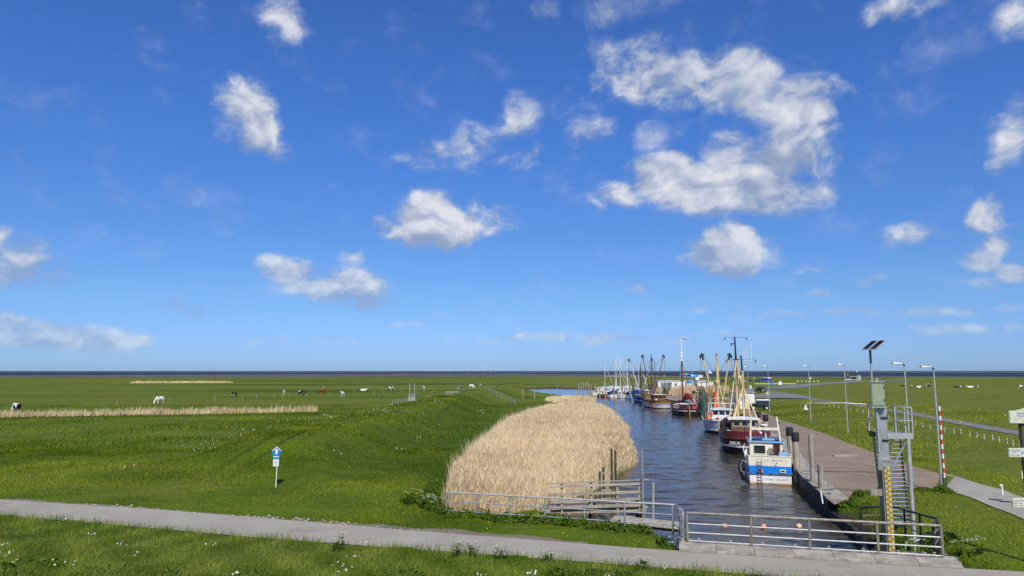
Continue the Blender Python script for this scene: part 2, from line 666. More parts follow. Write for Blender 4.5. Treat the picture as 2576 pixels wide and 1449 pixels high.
def grid_mesh(name, xs, ys, zf, m):
    X, Y = np.meshgrid(xs, ys)
    Z = zf(X.ravel(), Y.ravel())
    V = np.stack([X.ravel(), Y.ravel(), Z], 1)
    nx, ny = len(xs), len(ys)
    i, j = np.meshgrid(np.arange(nx - 1), np.arange(ny - 1))
    a = (j * nx + i).ravel()
    Q = np.stack([a, a + 1, a + nx + 1, a + nx], 1)
    return np_mesh(name, V, Q, m, smooth=True)


def np_mesh(name, V, Fq, m, smooth=False, rnd=None):
    me = bpy.data.meshes.new(name)
    k = Fq.shape[1]
    me.vertices.add(len(V))
    me.vertices.foreach_set('co', np.ascontiguousarray(V, np.float32).ravel())
    me.loops.add(Fq.size)
    me.loops.foreach_set('vertex_index', np.ascontiguousarray(Fq, np.int32).ravel())
    me.polygons.add(len(Fq))
    me.polygons.foreach_set('loop_start', np.arange(0, Fq.size, k, dtype=np.int32))
    me.polygons.foreach_set('loop_total', np.full(len(Fq), k, np.int32))
    if smooth:
        me.polygons.foreach_set('use_smooth', np.ones(len(Fq), bool))
    me.update(calc_edges=True)
    if rnd is not None:
        at = me.attributes.new('rnd', 'FLOAT', 'POINT')
        at.data.foreach_set('value', np.ascontiguousarray(rnd, np.float32))
    me.materials.append(m)
    o = bpy.data.objects.new(name, me)
    col.objects.link(o)
    return o


def ground_material():
    m = bpy.data.materials.new('meadow')
    m.use_nodes = True
    g = NT(m.node_tree)
    out = g.n('ShaderNodeOutputMaterial')
    b = g.n('ShaderNodeBsdfPrincipled')
    geo = g.n('ShaderNodeNewGeometry')
    P = geo.outputs['Position']
    sp = g.n('ShaderNodeSeparateXYZ')
    g.put(sp, 0, P)
    dd = g.vec('LENGTH', P)
    big = g.noise(g.vec('MULTIPLY', P, (0.0045, 0.022, 0.0)), 1.0, 5.0, 0.6)
    mid = g.noise(g.vec('MULTIPLY', P, (0.09, 0.16, 0.0)), 1.0, 5.0, 0.65)
    fine = g.noise(P, 2.2, 6.0, 0.7)
    tuft = g.noise(P, 0.55, 5.0, 0.65)
    c = g.mix(g.step(mid, 0.32, 0.70), (0.060, 0.104, 0.005, 1), (0.110, 0.163, 0.009, 1))
    c = g.mix(g.math('MULTIPLY', g.step(tuft, 0.45, 0.72), 0.6), c, (0.128, 0.180, 0.016, 1))
    c = g.mix(g.math('MULTIPLY', g.step(fine, 0.5, 0.75), 0.5), c, (0.034, 0.064, 0.005, 1))
    pat = g.noise(g.vec('MULTIPLY', P, (0.035, 0.075, 0.0)), 1.0, 6.0, 0.68, 0.6)
    c = g.mix(g.math('MULTIPLY', g.step(pat, 0.50, 0.66), 0.75), c, (0.150, 0.155, 0.028, 1))
    c = g.mix(g.math('MULTIPLY', g.step(pat, 0.46, 0.32), 0.75), c, (0.030, 0.060, 0.006, 1))
    # mown, drier turf right of the harbour and beside the path
    dry = g.math('MULTIPLY', g.step(sp.outputs[0], 14, 30), g.step(mid, 0.2, 0.75, 0.45, 1.0))
    c = g.mix(g.math('MULTIPLY', dry, 0.8), c, (0.150, 0.165, 0.026, 1))
    # darker green on the channel side of the summer dyke, wheel tracks on its crest
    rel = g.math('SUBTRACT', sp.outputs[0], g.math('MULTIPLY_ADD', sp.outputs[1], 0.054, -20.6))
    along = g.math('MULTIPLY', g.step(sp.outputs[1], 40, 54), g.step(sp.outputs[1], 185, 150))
    deep_green = g.math('MULTIPLY', g.math('MULTIPLY', g.step(rel, 1.6, 4.5), g.step(sp.outputs[0], 10, 4)), along)
    c = g.mix(g.math('MULTIPLY', deep_green, g.step(tuft, 0.25, 0.65, 0.9, 0.45)), c, (0.044, 0.086, 0.006, 1))
    tr1 = g.step(g.math('ABSOLUTE', g.math('SUBTRACT', rel, 0.75)), 0.34, 0.10)
    tr2 = g.step(g.math('ABSOLUTE', g.math('SUBTRACT', rel, -0.85)), 0.34, 0.10)
    c = g.mix(g.math('MULTIPLY', g.math('MULTIPLY', g.math('MAXIMUM', tr1, tr2), along), g.step(tuft, 0.3, 0.6, 0.35, 0.9)), c, (0.030, 0.048, 0.008, 1))
    # salt marsh: browner and yellower belts far out
    c = g.mix(g.math('MULTIPLY', g.step(big, 0.43, 0.60), g.step(dd, 60, 220)), c, (0.140, 0.150, 0.020, 1))
    c = g.mix(g.math('MULTIPLY', g.step(big, 0.46, 0.36), g.step(dd, 120, 300)), c, (0.058, 0.080, 0.008, 1))
    # bare mud below the turf
    mud = g.step(sp.outputs[2], -0.62, -1.1)
    far = g.step(dd, 700, 850)
    c = g.mix(g.math('MULTIPLY', mud, g.math('SUBTRACT', 1.0, far)), c, (0.075, 0.062, 0.042, 1))
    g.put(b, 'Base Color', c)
    g.put(b, 'Roughness', 0.9)
    g.put(b, 'Specular IOR Level', 0.08)
    bn = g.n('ShaderNodeBump')
    g.put(bn, 'Height', g.math('ADD', g.math('MULTIPLY', fine, 0.5), tuft))
    g.put(bn, 'Strength', 0.9)
    g.put(bn, 'Distance', 0.35)
    g.put(b, 'Normal', bn.outputs[0])
    m.node_tree.links.new(b.outputs[0], out.inputs[0])
    return m


def axis(parts):
    a = []
    for lo, hi, st in parts:
        a += list(np.arange(lo, hi, st))
    return np.array(a)


xs = axis([(-4000, -1000, 300), (-1000, -200, 40), (-200, -60, 6), (-60, -8, 1.0), (-8, 30, 0.4), (30, 60, 1.0), (60, 200, 6), (200, 1000, 40), (1000, 4001, 300)])
ys = axis([(-30, 4, 3), (4, 22, 0.8), (22, 48, 0.4), (48, 100, 0.8), (100, 240, 2.0), (240, 420, 6), (420, 860, 15), (860, 1000, 4), (1000, 1400, 40), (1400, 6000, 600)])
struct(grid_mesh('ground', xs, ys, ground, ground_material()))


def water_material(name, deep, rough, bump, sc, dist_):
    m = bpy.data.materials.new(name)
    m.use_nodes = True
    g = NT(m.node_tree)
    out = g.n('ShaderNodeOutputMaterial')
    b = g.n('ShaderNodeBsdfPrincipled')
    geo = g.n('ShaderNodeNewGeometry')
    P = geo.outputs['Position']
    n1 = g.noise(g.vec('MULTIPLY', P, (0.55, 1.5, 1.0)), sc, 5.0, 0.6, 0.3)
    n2 = g.noise(g.vec('MULTIPLY', P, (0.09, 0.22, 1.0)), 1.0, 3.0, 0.5)
    g.put(b, 'Base Color', g.mix(g.step(n2, 0.3, 0.7), tuple(x * 0.75 for x in deep) + (1,), tuple(deep) + (1,)))
    g.put(b, 'Roughness', rough)
    g.put(b, 'IOR', 1.33)
    bn = g.n('ShaderNodeBump')
    g.put(bn, 'Height', g.math('MULTIPLY', n1, g.step(n2, 0.15, 0.6, 0.45, 1.0)))
    g.put(bn, 'Strength', bump)
    g.put(bn, 'Distance', dist_)
    g.put(b, 'Normal', bn.outputs[0])
    m.node_tree.links.new(b.outputs[0], out.inputs[0])
    return m


wm = water_material('channel_water', (0.058, 0.050, 0.036), 0.07, 0.5, 4.0, 0.05)
wr = np.random.default_rng(3)
WAVES = [(lam, th, wr.uniform(0, 6.28), 0.016 * lam ** .9) for lam in (.34, .45, .55, .7, .85, 1.05, 1.3, 1.7, 2.4, 3.3) for th in (wr.normal(1.45, .42), wr.normal(1.75, .45))]


def ripples(x, y):
    z = np.zeros_like(x)
    patch = .45 + .55 * np.clip(.5 + .5 * np.sin(x * .21 + 1.3 * np.sin(y * .09)) * np.sin(y * .13 + 1.1 * np.sin(x * .17)), 0, 1)
    xx, yy = x + .35 * np.sin(y * .7 + x * .3), y + .3 * np.sin(x * .55 - y * .2)
    for lam, th, ph, am in WAVES:
        k = 2 * math.pi / lam
        fade = np.clip(1.6 - y * .0035 / lam ** .7, .15, 1)
        z += am * .42 * fade * np.sin(k * (xx * math.cos(th) + yy * math.sin(th)) + ph)
    return WATER_Z + z * patch


wy, v = [], 25.9
while v < 332:
    wy.append(v)
    v += max(.085, .085 * (v / 40) ** 1.25)
struct(grid_mesh('channel_water', axis([(-6, 2, .6), (2, 32, .17), (32, 47, .6)]), np.array(wy), ripples, wm))

sea_m = mat('sea_water', (0.030, 0.044, 0.088), 0.75, 0, 0.25, 0.01, 0, 0.08)
o = MB().add([(-90000, 860, -2.6), (90000, 860, -2.6), (90000, 110000, -2.6), (-90000, 110000, -2.6)], [(0, 1, 2, 3)]).build('sea', sea_m)
struct(o)
mud_m = mat('mud', (0.108, 0.098, 0.108), 0.75, 0, 0.2, 0.02, 0, 0.15)
mud2_m = mat('far_mud', (0.085, 0.105, 0.105), 0.85, 0, 0.2, 0.004, 0, 0.1)


def sheet(name, far, near, z, m):
    mb = MB()
    n = len(far)
    mb.add([(x, y, z) for x, y in near] + [(x, y, z) for x, y in far], [(i, i + 1, n + i + 1, n + i) for i in range(n - 1)])
    return struct(mb.build(name, m))


# mud flats uncovered by the tide: one along the left shore, one far out
sheet('mudflat', [(-5000, 1150), (-1500, 1250), (-700, 1700), (-400, 2300), (0, 2350), (200, 2000), (280, 1500), (330, 1100)],
      [(-5000, 890), (-1500, 890), (-700, 890), (-400, 890), (0, 890), (200, 890), (280, 890), (330, 890)], -2.3, mud_m)
sheet('far_mudflat', [(-60000, 30000), (-9000, 26000), (0, 24000), (2500, 25000), (9000, 26000), (60000, 30000)],
      [(-60000, 4300), (-9000, 4000), (0, 3700), (2500, 3000), (9000, 2900), (60000, 2900)], -2.2, mud2_m)


def ribbon(name, left, right, m, off, nac=6, step=1.0, zfix=None):
    """road between two edge lines with the same number of points, draped on the land"""
    L, Rr = [], []
    for (a, b) in ((left, L), (right, Rr)):
        for i in range(len(a) - 1):
            n = max(1, int(math.dist(left[i], left[i + 1]) / step))
            for k in range(n):
                t = k / n
                b.append((a[i][0] * (1 - t) + a[i + 1][0] * t, a[i][1] * (1 - t) + a[i + 1][1] * t))
        b.append(a[-1])
    L, Rr = np.array(L), np.array(Rr)
    T = np.linspace(0, 1, nac)
    P = L[:, None, :] * (1 - T)[None, :, None] + Rr[:, None, :] * T[None, :, None]
    n = len(L)
    X, Y = P[..., 0].ravel(), P[..., 1].ravel()
    Z = ground(X, Y) + off if zfix is None else np.full(X.shape, zfix)
    i, j = np.meshgrid(np.arange(nac - 1), np.arange(n - 1))
    a = (j * nac + i).ravel()
    return struct(np_mesh(name, np.stack([X, Y, Z], 1), np.stack([a, a + 1, a + nac + 1, a + nac], 1), m, smooth=True))


def road_material(name, c, c2, patch):
    m = bpy.data.materials.new(name)
    m.use_nodes = True
    g = NT(m.node_tree)
    out = g.n('ShaderNodeOutputMaterial')
    b = g.n('ShaderNodeBsdfPrincipled')
    geo = g.n('ShaderNodeNewGeometry')
    P = geo.outputs['Position']
    a = g.noise(P, 0.35, 5.0, 0.6)
    f = g.noise(P, 9.0, 3.0, 0.7)
    cc = g.mix(g.step(a, 0.3, 0.7), tuple(c) + (1,), tuple(c2) + (1,))
    cc = g.mix(g.math('MULTIPLY', g.step(f, 0.4, 0.8), 0.35), cc, tuple(patch) + (1,))
    ed = g.noise(g.vec('MULTIPLY', P, (0.5, 1.6, 1)), 0.5, 5.0, 0.7)
    cc = g.mix(g.math('MULTIPLY', g.step(ed, 0.55, 0.70), 0.42), cc, tuple(x * 0.66 for x in c) + (1,))
    g.put(b, 'Base Color', cc)
    g.put(b, 'Roughness', 0.9)
    g.put(b, 'Specular IOR Level', 0.15)
    bn = g.n('ShaderNodeBump')
    g.put(bn, 'Height', f)
    g.put(bn, 'Strength', 0.25)
    g.put(bn, 'Distance', 0.03)
    g.put(b, 'Normal', bn.outputs[0])
    m.node_tree.links.new(b.outputs[0], out.inputs[0])
    return m


asph = road_material('asphalt', (0.315, 0.285, 0.23), (0.375, 0.345, 0.285), (0.24, 0.22, 0.18))
pav = road_material('quay_paving', (0.225, 0.172, 0.118), (0.285, 0.222, 0.158), (0.165, 0.125, 0.085))
asph2 = road_material('road_asphalt', (0.17, 0.17, 0.17), (0.22, 0.215, 0.21), (0.13, 0.13, 0.13))
X = [-58, -40, -25, -18, -11, -4.5, 0, 5, 10, 15, 20, 30, 45, 58]
ribbon('path', [(x, float(ix(PATH_NEAR, x, 0)) - 0.05) for x in X], [(x, float(ix(PATH_FAR, x, 0))) for x in X], asph, 0.02, zfix=0.02)
ribbon('quay_road', QUAY_L, QUAY_R, pav, 0, nac=14, step=2, zfix=QUAY_Z)
ribbon('side_road', [(25.2, 42.3), (25.3, 40.1), (24.3, 35.5), (23.3, 32), (21.2, 27), (18.6, 23.9)], [(30.2, 50), (28.6, 41.5), (27.6, 37.3), (26.6, 33), (26, 28), (25.0, 22.2)], asph, 0.05, step=0.6)
ribbon('cycle_track', [(66, 164), (65, 150), (63.5, 135), (58, 105), (51.5, 78), (50, 70), (46, 55), (42, 40)], [(69.5, 165), (68, 150), (66.3, 135), (60.6, 105), (54, 78), (52.3, 70), (48.4, 55), (44.5, 40)], asph2, 0.05)
ribbon('apron', [(60, 178), (62, 166), (66, 158)], [(80, 215), (77, 190), (71, 164)], asph2, 0.12)
ribbon('access_road', [(63, 222), (80, 250), (110, 300), (170, 400), (245, 500), (330, 590)], [(74, 214), (92, 246), (122, 296), (180, 394), (254, 492), (338, 580)], asph2, 0.12, step=3)

verge_m = road_material('verge_soil', (0.16, 0.135, 0.10), (0.25, 0.21, 0.165), (0.10, 0.10, 0.05))
XV = list(np.arange(-27.0, 3.1, .5))
ribbon('verge', [(x, float(ix(PATH_FAR, x, 0)) - .06) for x in XV], [(x, float(ix(PATH_FAR, x, 0)) + .18 + .75 * max(0, math.sin(x * .23 + 2.2)) * (.7 + .3 * math.sin(x * 1.9)) + .1 * math.sin(x * 5)) for x in XV], verge_m, 0.014, nac=4, step=.5)

# ------------------------------------------------------------------ shared materials
galv = mat('galvanised_steel', (0.46, 0.48, 0.48), 0.45, 0.55, 0.14, 3.0, 0.05)
galv_l = mat('pale_steel', (0.48, 0.48, 0.46), 0.5, 0.35, 0.12, 3.0)
steel_d = mat('dark_steel', (0.045, 0.045, 0.05), 0.5, 0.3, 0.2, 3.0)
pipe_b = mat('weathered_pipe', (0.30, 0.27, 0.22), 0.6, 0.35, 0.2, 4.0, 0.06, dirt=(0.16, 0.11, 0.07), dirt_amt=0.5)
conc = mat('concrete', (0.36, 0.33, 0.28), 0.9, 0, 0.2, 1.6, 0.3, 0.2, dirt=(0.17, 0.15, 0.12), dirt_amt=0.6)
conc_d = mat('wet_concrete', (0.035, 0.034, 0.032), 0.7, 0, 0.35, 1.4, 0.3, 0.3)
oldwood = wood('weathered_wood', (0.30, 0.255, 0.19), (0.46, 0.41, 0.32))
darkwood = wood('dark_wood', (0.06, 0.048, 0.035), (0.13, 0.11, 0.08))
greywood = wood('grey_wood', (0.27, 0.235, 0.19), (0.42, 0.38, 0.32))
plankwood = wood('plank_wood', (0.30, 0.27, 0.22), (0.50, 0.46, 0.38), (1.5, 14, 14))
white = mat('white_paint', (0.80, 0.80, 0.77), 0.45, 0, 0.06, 1.5, dirt=(0.5, 0.47, 0.4), dirt_amt=0.25)
cream = mat('cream_paint', (0.80, 0.74, 0.58), 0.45, 0, 0.08, 1.5, dirt=(0.5, 0.43, 0.3), dirt_amt=0.25)
mast_y = mat('yellow_mast_paint', (0.72, 0.55, 0.26), 0.5, 0, 0.1, 2.0, dirt=(0.35, 0.22, 0.10), dirt_amt=0.3)
orange = mat('orange_paint', (0.80, 0.16, 0.05), 0.5, 0, 0.12, 3.0)
red = mat('red_paint', (0.55, 0.05, 0.03), 0.5, 0, 0.12, 3.0)
black = mat('black_paint', (0.018, 0.018, 0.02), 0.5, 0, 0.3, 2.0)
tar = mat('tarred_cap', (0.02, 0.02, 0.022), 0.7, 0, 0.3, 3.0, 0.2)
glass = mat('dark_glass', (0.02, 0.03, 0.03), 0.06, 0, 0.2, 1.0, 0, 0.8)
signblue = mat('sign_blue', (0.015, 0.20, 0.55), 0.4, 0, 0.06, 2.0)
ink = mat('blue_ink', (0.10, 0.14, 0.36), 0.6, 0, 0.1, 2.0)
greyink = mat('grey_ink', (0.22, 0.22, 0.24), 0.6, 0, 0.1, 2.0)
rope_m = mat('rope', (0.42, 0.36, 0.26), 0.9, 0, 0.2, 9.0)
soil_m = mat('gravel', (0.30, 0.26, 0.22), 0.95, 0, 0.3, 4.0, 0.5)


def pile(name, label, x, y, zb, zt, r, m, cap=None, group=None, lean=(0, 0), cat='mooring post'):
    t = thing(name, label, cat, (x, y, zb), random.uniform(0, 6), group)
    h = zt - zb
    lx, ly = lean
    hs = h - (0.0 if cap is None else 0.62)
    MB().loft([[Vector((lx * k / 5 + r * w * math.cos(a), ly * k / 5 + r * w * math.sin(a), hs * k / 5)) for a in np.linspace(0, 2 * math.pi, 11)[:-1]]
               for k, w in zip(range(6), (1.0, 0.98, 0.99, 0.97, 0.98, 0.96))]).build('shaft', m, t, True)
    if cap:
        MB().lathe([(r * 1.12, hs - 0.02), (r * 1.16, hs + 0.05), (r * 1.14, h - 0.06), (r * 1.02, h)], 12, (lx, ly, 0)).build('cap', cap, t, True)
    return t


# ------------------------------------------------------------------ quay wall, bank wall and sluice kerb
def wall_strip(name, line, z0, z1, th, m, label, cat, cap_m=None, cap_w=0.0):
    """upright wall along a line, its back th to the right"""
    t = thing(name, label, cat)
    a = [Vector((x, y, 0)) for x, y in line]
    b = []
    for i in range(len(a)):
        d = (a[min(i + 1, len(a) - 1)] - a[max(i - 1, 0)]).normalized()
        b.append(a[i] + Vector((d.y, -d.x, 0)) * th)
    rings = [[Vector((p.x, p.y, z0)), Vector((p.x, p.y, z1)), Vector((q.x, q.y, z1)), Vector((q.x, q.y, z0))] for p, q in zip(a, b)]
    MB().loft(rings).build('wall_face', m, t)
    if cap_m:
        for i in range(len(a) - 1):
            n = max(1, round((a[i + 1] - a[i]).length / 3.0))
            for k in range(n):
                p0, p1 = a[i].lerp(a[i + 1], k / n), a[i].lerp(a[i + 1], (k + 1) / n)
                q0, q1 = b[i].lerp(b[i + 1], k / n), b[i].lerp(b[i + 1], (k + 1) / n)
                q0, q1 = p0 + (q0 - p0).normalized() * cap_w, p1 + (q1 - p1).normalized() * cap_w
                s = (p1 - p0).normalized() * 0.015
                o_ = (p0 - q0).normalized() * 0.06
                P = [p0 + s + o_, p1 - s + o_, q1 - s, q0 + s]
                zt = z1 + 0.10
                MB().add([(v.x, v.y, z1 + 0.003) for v in P] + [(v.x, v.y, zt) for v in P],
                         [(0, 1, 2, 3), (7, 6, 5, 4), (0, 4, 5, 1), (1, 5, 6, 2), (2, 6, 7, 3), (3, 7, 4, 0)]).build('coping_slab', cap_m, t)
    return t


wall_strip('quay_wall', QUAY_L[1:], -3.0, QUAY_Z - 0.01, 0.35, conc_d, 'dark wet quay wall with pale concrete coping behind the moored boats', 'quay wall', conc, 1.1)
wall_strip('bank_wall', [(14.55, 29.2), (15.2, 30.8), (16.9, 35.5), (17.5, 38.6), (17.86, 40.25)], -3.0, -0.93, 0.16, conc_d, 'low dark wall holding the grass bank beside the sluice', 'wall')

k = thing('sluice_kerb', 'long pale concrete kerb beam under the railing across the sluice', 'kerb')
A, B = Vector((6.35, 27.30, 0)), Vector((15.6, 24.95, 0))
d = (B - A).normalized()
nrm = Vector((-d.y, d.x, 0))
for i in range(7):
    p, q = A.lerp(B, i / 7) + d * 0.008, A.lerp(B, (i + 1) / 7) - d * 0.008
    c0 = nrm * 0.40
    MB().add([p + Vector((0, 0, 0.03)), q + Vector((0, 0, 0.03)), q + c0 * 2, p + c0 * 2, p + Vector((0, 0, .18)), q + Vector((0, 0, .18)), q + c0 * 2 + Vector((0, 0, .21)), p + c0 * 2 + Vector((0, 0, .21))],
             [(0, 1, 2, 3), (7, 6, 5, 4), (0, 4, 5, 1), (1, 5, 6, 2), (2, 6, 7, 3), (3, 7, 4, 0)]).build('kerb_block', conc, k)
    p2, q2 = p - nrm * 0.16, q - nrm * 0.16
    MB().add([p2 + Vector((0, 0, 0.03)), q2 + Vector((0, 0, 0.03)), q - nrm * .004 + Vector((0, 0, 0.03)), p - nrm * .004 + Vector((0, 0, 0.03)), p2 + Vector((0, 0, .10)), q2 + Vector((0, 0, .10)), q - nrm * .004 + Vector((0, 0, .11)), p - nrm * .004 + Vector((0, 0, .11))],
             [(0, 1, 2, 3), (7, 6, 5, 4), (0, 4, 5, 1), (1, 5, 6, 2), (2, 6, 7, 3), (3, 7, 4, 0)]).build('edging_stone', conc, k)
MB().add([A + nrm * .8 + Vector((0, 0, -3)), B + nrm * .8 + Vector((0, 0, -3)), B + nrm * .84 + Vector((0, 0, .0)), A + nrm * .84 + Vector((0, 0, .0)),
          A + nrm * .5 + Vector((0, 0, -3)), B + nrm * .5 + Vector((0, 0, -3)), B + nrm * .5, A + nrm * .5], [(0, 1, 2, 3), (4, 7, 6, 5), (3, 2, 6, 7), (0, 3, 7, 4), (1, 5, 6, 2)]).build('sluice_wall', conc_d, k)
# two loose stone blocks where the kerb meets the bank
for x, y, r_, lb in ((6.75, 28.15, 0.2, 'small square stone block at the left end of the kerb'),):
    t = thing('stone_block', lb, 'stone', (x, y, 0.0), r_)
    MB().prism([(-.22, 0), (.22, 0), (.2, .3), (-.2, .3)], -.2, .2).build('block', conc, t)


def railing(name, label, pts, h, posts, rails, m_post, m_rail, r_post, r_rail, top_r=None, toe=None):
    """pipe railing: pts = foot points along the line; posts at given running lengths"""
    t = thing(name, label, 'railing', pts[0])
    P0 = Vector(pts[0])
    P = [Vector(p) - P0 for p in pts]
    cum = [0.0]
    for i in range(len(P) - 1):
        cum.append(cum[-1] + (P[i + 1] - P[i]).length)

    def at(s):
        for i in range(len(P) - 1):
            if s <= cum[i + 1] + 1e-6:
                f = (s - cum[i]) / max(cum[i + 1] - cum[i], 1e-6)
                return P[i].lerp(P[i + 1], f)
        return P[-1].copy()
    up = Vector((0, 0, 1))
    for s in posts:
        q = at(s * cum[-1])
        MB().tube(q - up * 0.12, q + up * (h - 0.03), r_post, n=8).build('post', m_post, t, True)
    MB().path([p + up * h for p in P], top_r or r_rail * 1.3, 8).build('top_rail', m_rail[0], t, True)
    for hh in rails:
        MB().path([p + up * hh for p in P], r_rail, 8).build('rail', m_rail[1], t, True)
    if toe:
        MB().path([p + up * toe for p in P], r_rail * 0.9, 8).build('toe_rail', m_rail[1], t, True)
        for s in np.linspace(0.05, 0.97, 8):
            q = at(s * cum[-1])
            MB().torus(q + up * (toe + 0.06), 0.045, 0.014, n=10, m=5).build('ring', m_rail[1], t, True)
    return t


ra, rb = A + d * 0.32 + nrm * 0.62 + Vector((0, 0, .21)), B - d * 0.42 + nrm * 0.5 + Vector((0, 0, .21))
railing('sluice_railing', 'long pipe railing with three rails across the water on the kerb', [ra, rb], 1.10, [0.0, 0.268, 0.502, 0.764, 1.0], (0.36, 0.70), pipe_b, (pipe_b, galv_l), 0.05, 0.028, 0.05, 0.06)
MB_lr = [(-3.15, 34.1, -0.1), (2.0, 32.25, -0.05), (6.95, 30.45, 0), (7.0, 29.75, 0)]
railing('bank_railing', 'galvanised pipe railing running along the grass bank in front of the reeds', MB_lr, 1.12, [0.0, .136, .283, .432, .592, .75, .93, 1.0], (0.28, 0.70), galv, (galv_l, galv), 0.04, 0.026, 0.042)
railing('bank_railing_end', 'short pipe railing piece with closed ends joining the two railings', [(7.0, 29.4, 0.0), (6.72, 28.05, 0.1)], 1.12, [0.0, 1.0], (0.38, 0.72), galv, (galv_l, galv_l), 0.045, 0.03, 0.045)
railing('stair_railing', 'dark painted railing on the grass bank behind the tide gauge', [(15.15, 31.0, -0.2), (16.1, 30.2, 0), (16.2, 27.2, 0.1), (15.15, 25.75, .2)], 1.1, [0, .16, .35, .52, .72, 1.0], (0.38, 0.75), steel_d, (steel_d, pipe_b), 0.045, 0.025, 0.045)

# ------------------------------------------------------------------ wooden landing stage and walkway on the left bank
t = thing('landing_stage', 'weathered wooden landing stage with plank rails in front of the reeds', 'jetty', (0, 0, 0))
jy = 38.5
for i in range(22):
    x = 2.0 + i * 0.245
    MB().box(x, x + 0.22, jy + 0.1, jy + 1.5, -0.62 + 0.03 * (x - 2) / 5, -0.56 + 0.03 * (x - 2) / 5).build('deck_plank', greywood, t)
for yy in (jy + 0.12, jy + 1.42):
    MB().beam((1.6, yy, -0.74), (7.25, yy, -0.70), 0.10, 0.2).build('bearer', oldwood, t)
for x in (2.7, 4.3, 5.7, 6.9):
    MB().beam((x, jy + 0.02, -0.85), (x, jy + 0.02, 0.78), 0.11, 0.10, (0, 1, 0)).build('rail_post', oldwood, t)
for z, sx0, w_ in ((0.66, 2.0, 0.13), (0.24, 1.9, 0.15), (-0.13, 2.1, 0.14), (-0.45, 2.1, 0.16)):
    MB().beam((sx0, jy - 0.07, z - 0.10), (6.95, jy - 0.07, z + 0.08), 0.05, w_).build('rail_plank', oldwood if z < 0.5 else plankwood, t)
MB().beam((1.9, jy - 0.03, 0.72), (7.4, jy - 0.03, 0.95), 0.16, 0.04).build('handrail', greywood, t)
for x, y in ((7.0, jy + 0.2), (7.0, jy + 1.3), (4.4, jy + 1.3), (4.4, jy + 0.2)):
    MB().tube((x, y, -3), (x, y, -0.3), 0.12, n=9).build('pile', darkwood, t, True)
MB().beam((5.0, jy + 0.3, -1.5), (6.9, jy + 0.3, -0.8), 0.1, 0.14).build('brace', oldwood, t)
pile('tall_pole', 'tall thin pole standing in the water at the end of the landing stage', 7.02, jy - 0.35, -3, 2.6, 0.05, greywood, cat='pole')
pile('tilted_pole', 'pale pole leaning against the outer end of the landing stage', 7.45, jy - 0.5, -3, 0.82, 0.065, plankwood, lean=(-0.2, 0.1), cat='pole')

t = thing('plank_walkway', 'short walkway of grey planks just behind the bank railing', 'walkway', (0, 0, 0))
for i in range(9):
    a0 = Vector((4.9 + i * 0.34, 34.9 - i * 0.18, -0.52))
    MB().beam(a0, a0 + Vector((0.52, 1.35, 0)), 0.36, 0.06).build('plank', plankwood if i % 3 else oldwood, t)
for off in (0.15, 1.1):
    MB().beam((4.8 + off * .4, 34.95 + off, -0.63), (7.9 + off * .4, 33.3 + off, -0.63), 0.1, 0.14).build('bearer', darkwood, t)
for x, y in ((5.2, 35.5), (6.6, 34.7), (8.0, 33.9)):
    MB().tube((x, y, -3), (x, y, -0.7), 0.09, n=8).build('pile', darkwood, t, True)

t = thing('mooring_ladder', 'dark timber ladder frame standing at the edge of the reeds', 'ladder', (5.35, 43.2, 0))
for x, y, zt in ((0, 0, 0.7), (0.75, 0.1, 2.05), (1.05, 0.6, 1.9), (0.3, 0.6, 0.9)):
    MB().tube((x, y, -3), (x, y, zt), 0.075, n=8).build('post', darkwood, t, True)
for z in (-0.9, -0.4, 0.15, 0.6):
    MB().beam((-0.1, -0.03, z), (0.85, 0.1, z), 0.06, 0.09).build('rung', oldwood, t)
MB().beam((-2.4, -0.6, -1.0), (0.1, 0, -0.35), 0.06, 0.08).build('brace', darkwood, t)

# ------------------------------------------------------------------ tide gauge tower with cabinet, solar panel and stair
TX, TY = 14.7, 28.0
t = thing('tide_gauge', 'grey steel tide gauge post with green cabinet, solar panel and yellow scale', 'tide gauge', (TX, TY, 0), R(-22))
MB().box(-0.06, 0.22, -0.02, 0.26, -3, 5.36).build('main_post', galv, t)
MB().box(-0.19, -0.065, -0.05, 0.22, -3, 2.9).build('side_channel', steel_d, t)
MB().box(-0.19, -0.065, -0.05, 0.22, 2.903, 5.3).build('side_channel', galv, t)
MB().box(-0.15, -0.11, -0.11, -0.06, 3.6, 5.75).build('cable_pipe', galv_l, t)
MB().box(-0.10, 0.24, -0.045, -0.025, 3.28, 3.42).build('bracket', galv_l, t)
MB().box(0.0, 0.22, -0.05, -0.025, 4.9, 4.98).build('bracket', steel_d, t)
MB().box(0.0, 0.22, -0.05, -0.025, 4.02, 4.10).build('bracket', steel_d, t)
MB().box(-0.52, -0.12, -0.10, -0.055, 1.92, 2.18).build('small_board', greywood, t)
cab_m = mat('cabinet_green', (0.31, 0.37, 0.24), 0.45, 0, 0.06, 1.5)
cb = MB().box(-0.30, 0.17, -0.24, 0.20, 5.40, 6.34).build('cabinet', cab_m, t)
MB().box(-0.27, 0.14, -0.262, -0.243, 5.44, 6.30).build('door', cab_m, cb)
MB().box(-0.33, 0.20, -0.28, 0.23, 6.345, 6.385).build('roof', cab_m, cb)
MB().box(-0.32, 0.19, -0.26, 0.22, 5.345, 5.392).build('base_frame', galv_l, cb)
for z in (5.62, 6.12):
    MB().box(0.142, 0.18, -0.285, -0.263, z, z + 0.07).build('hinge', steel_d, cb)
MB().torus((-0.05, 0.05, 6.44), 0.05, 0.015).build('lifting_eye', galv_l, cb, True)
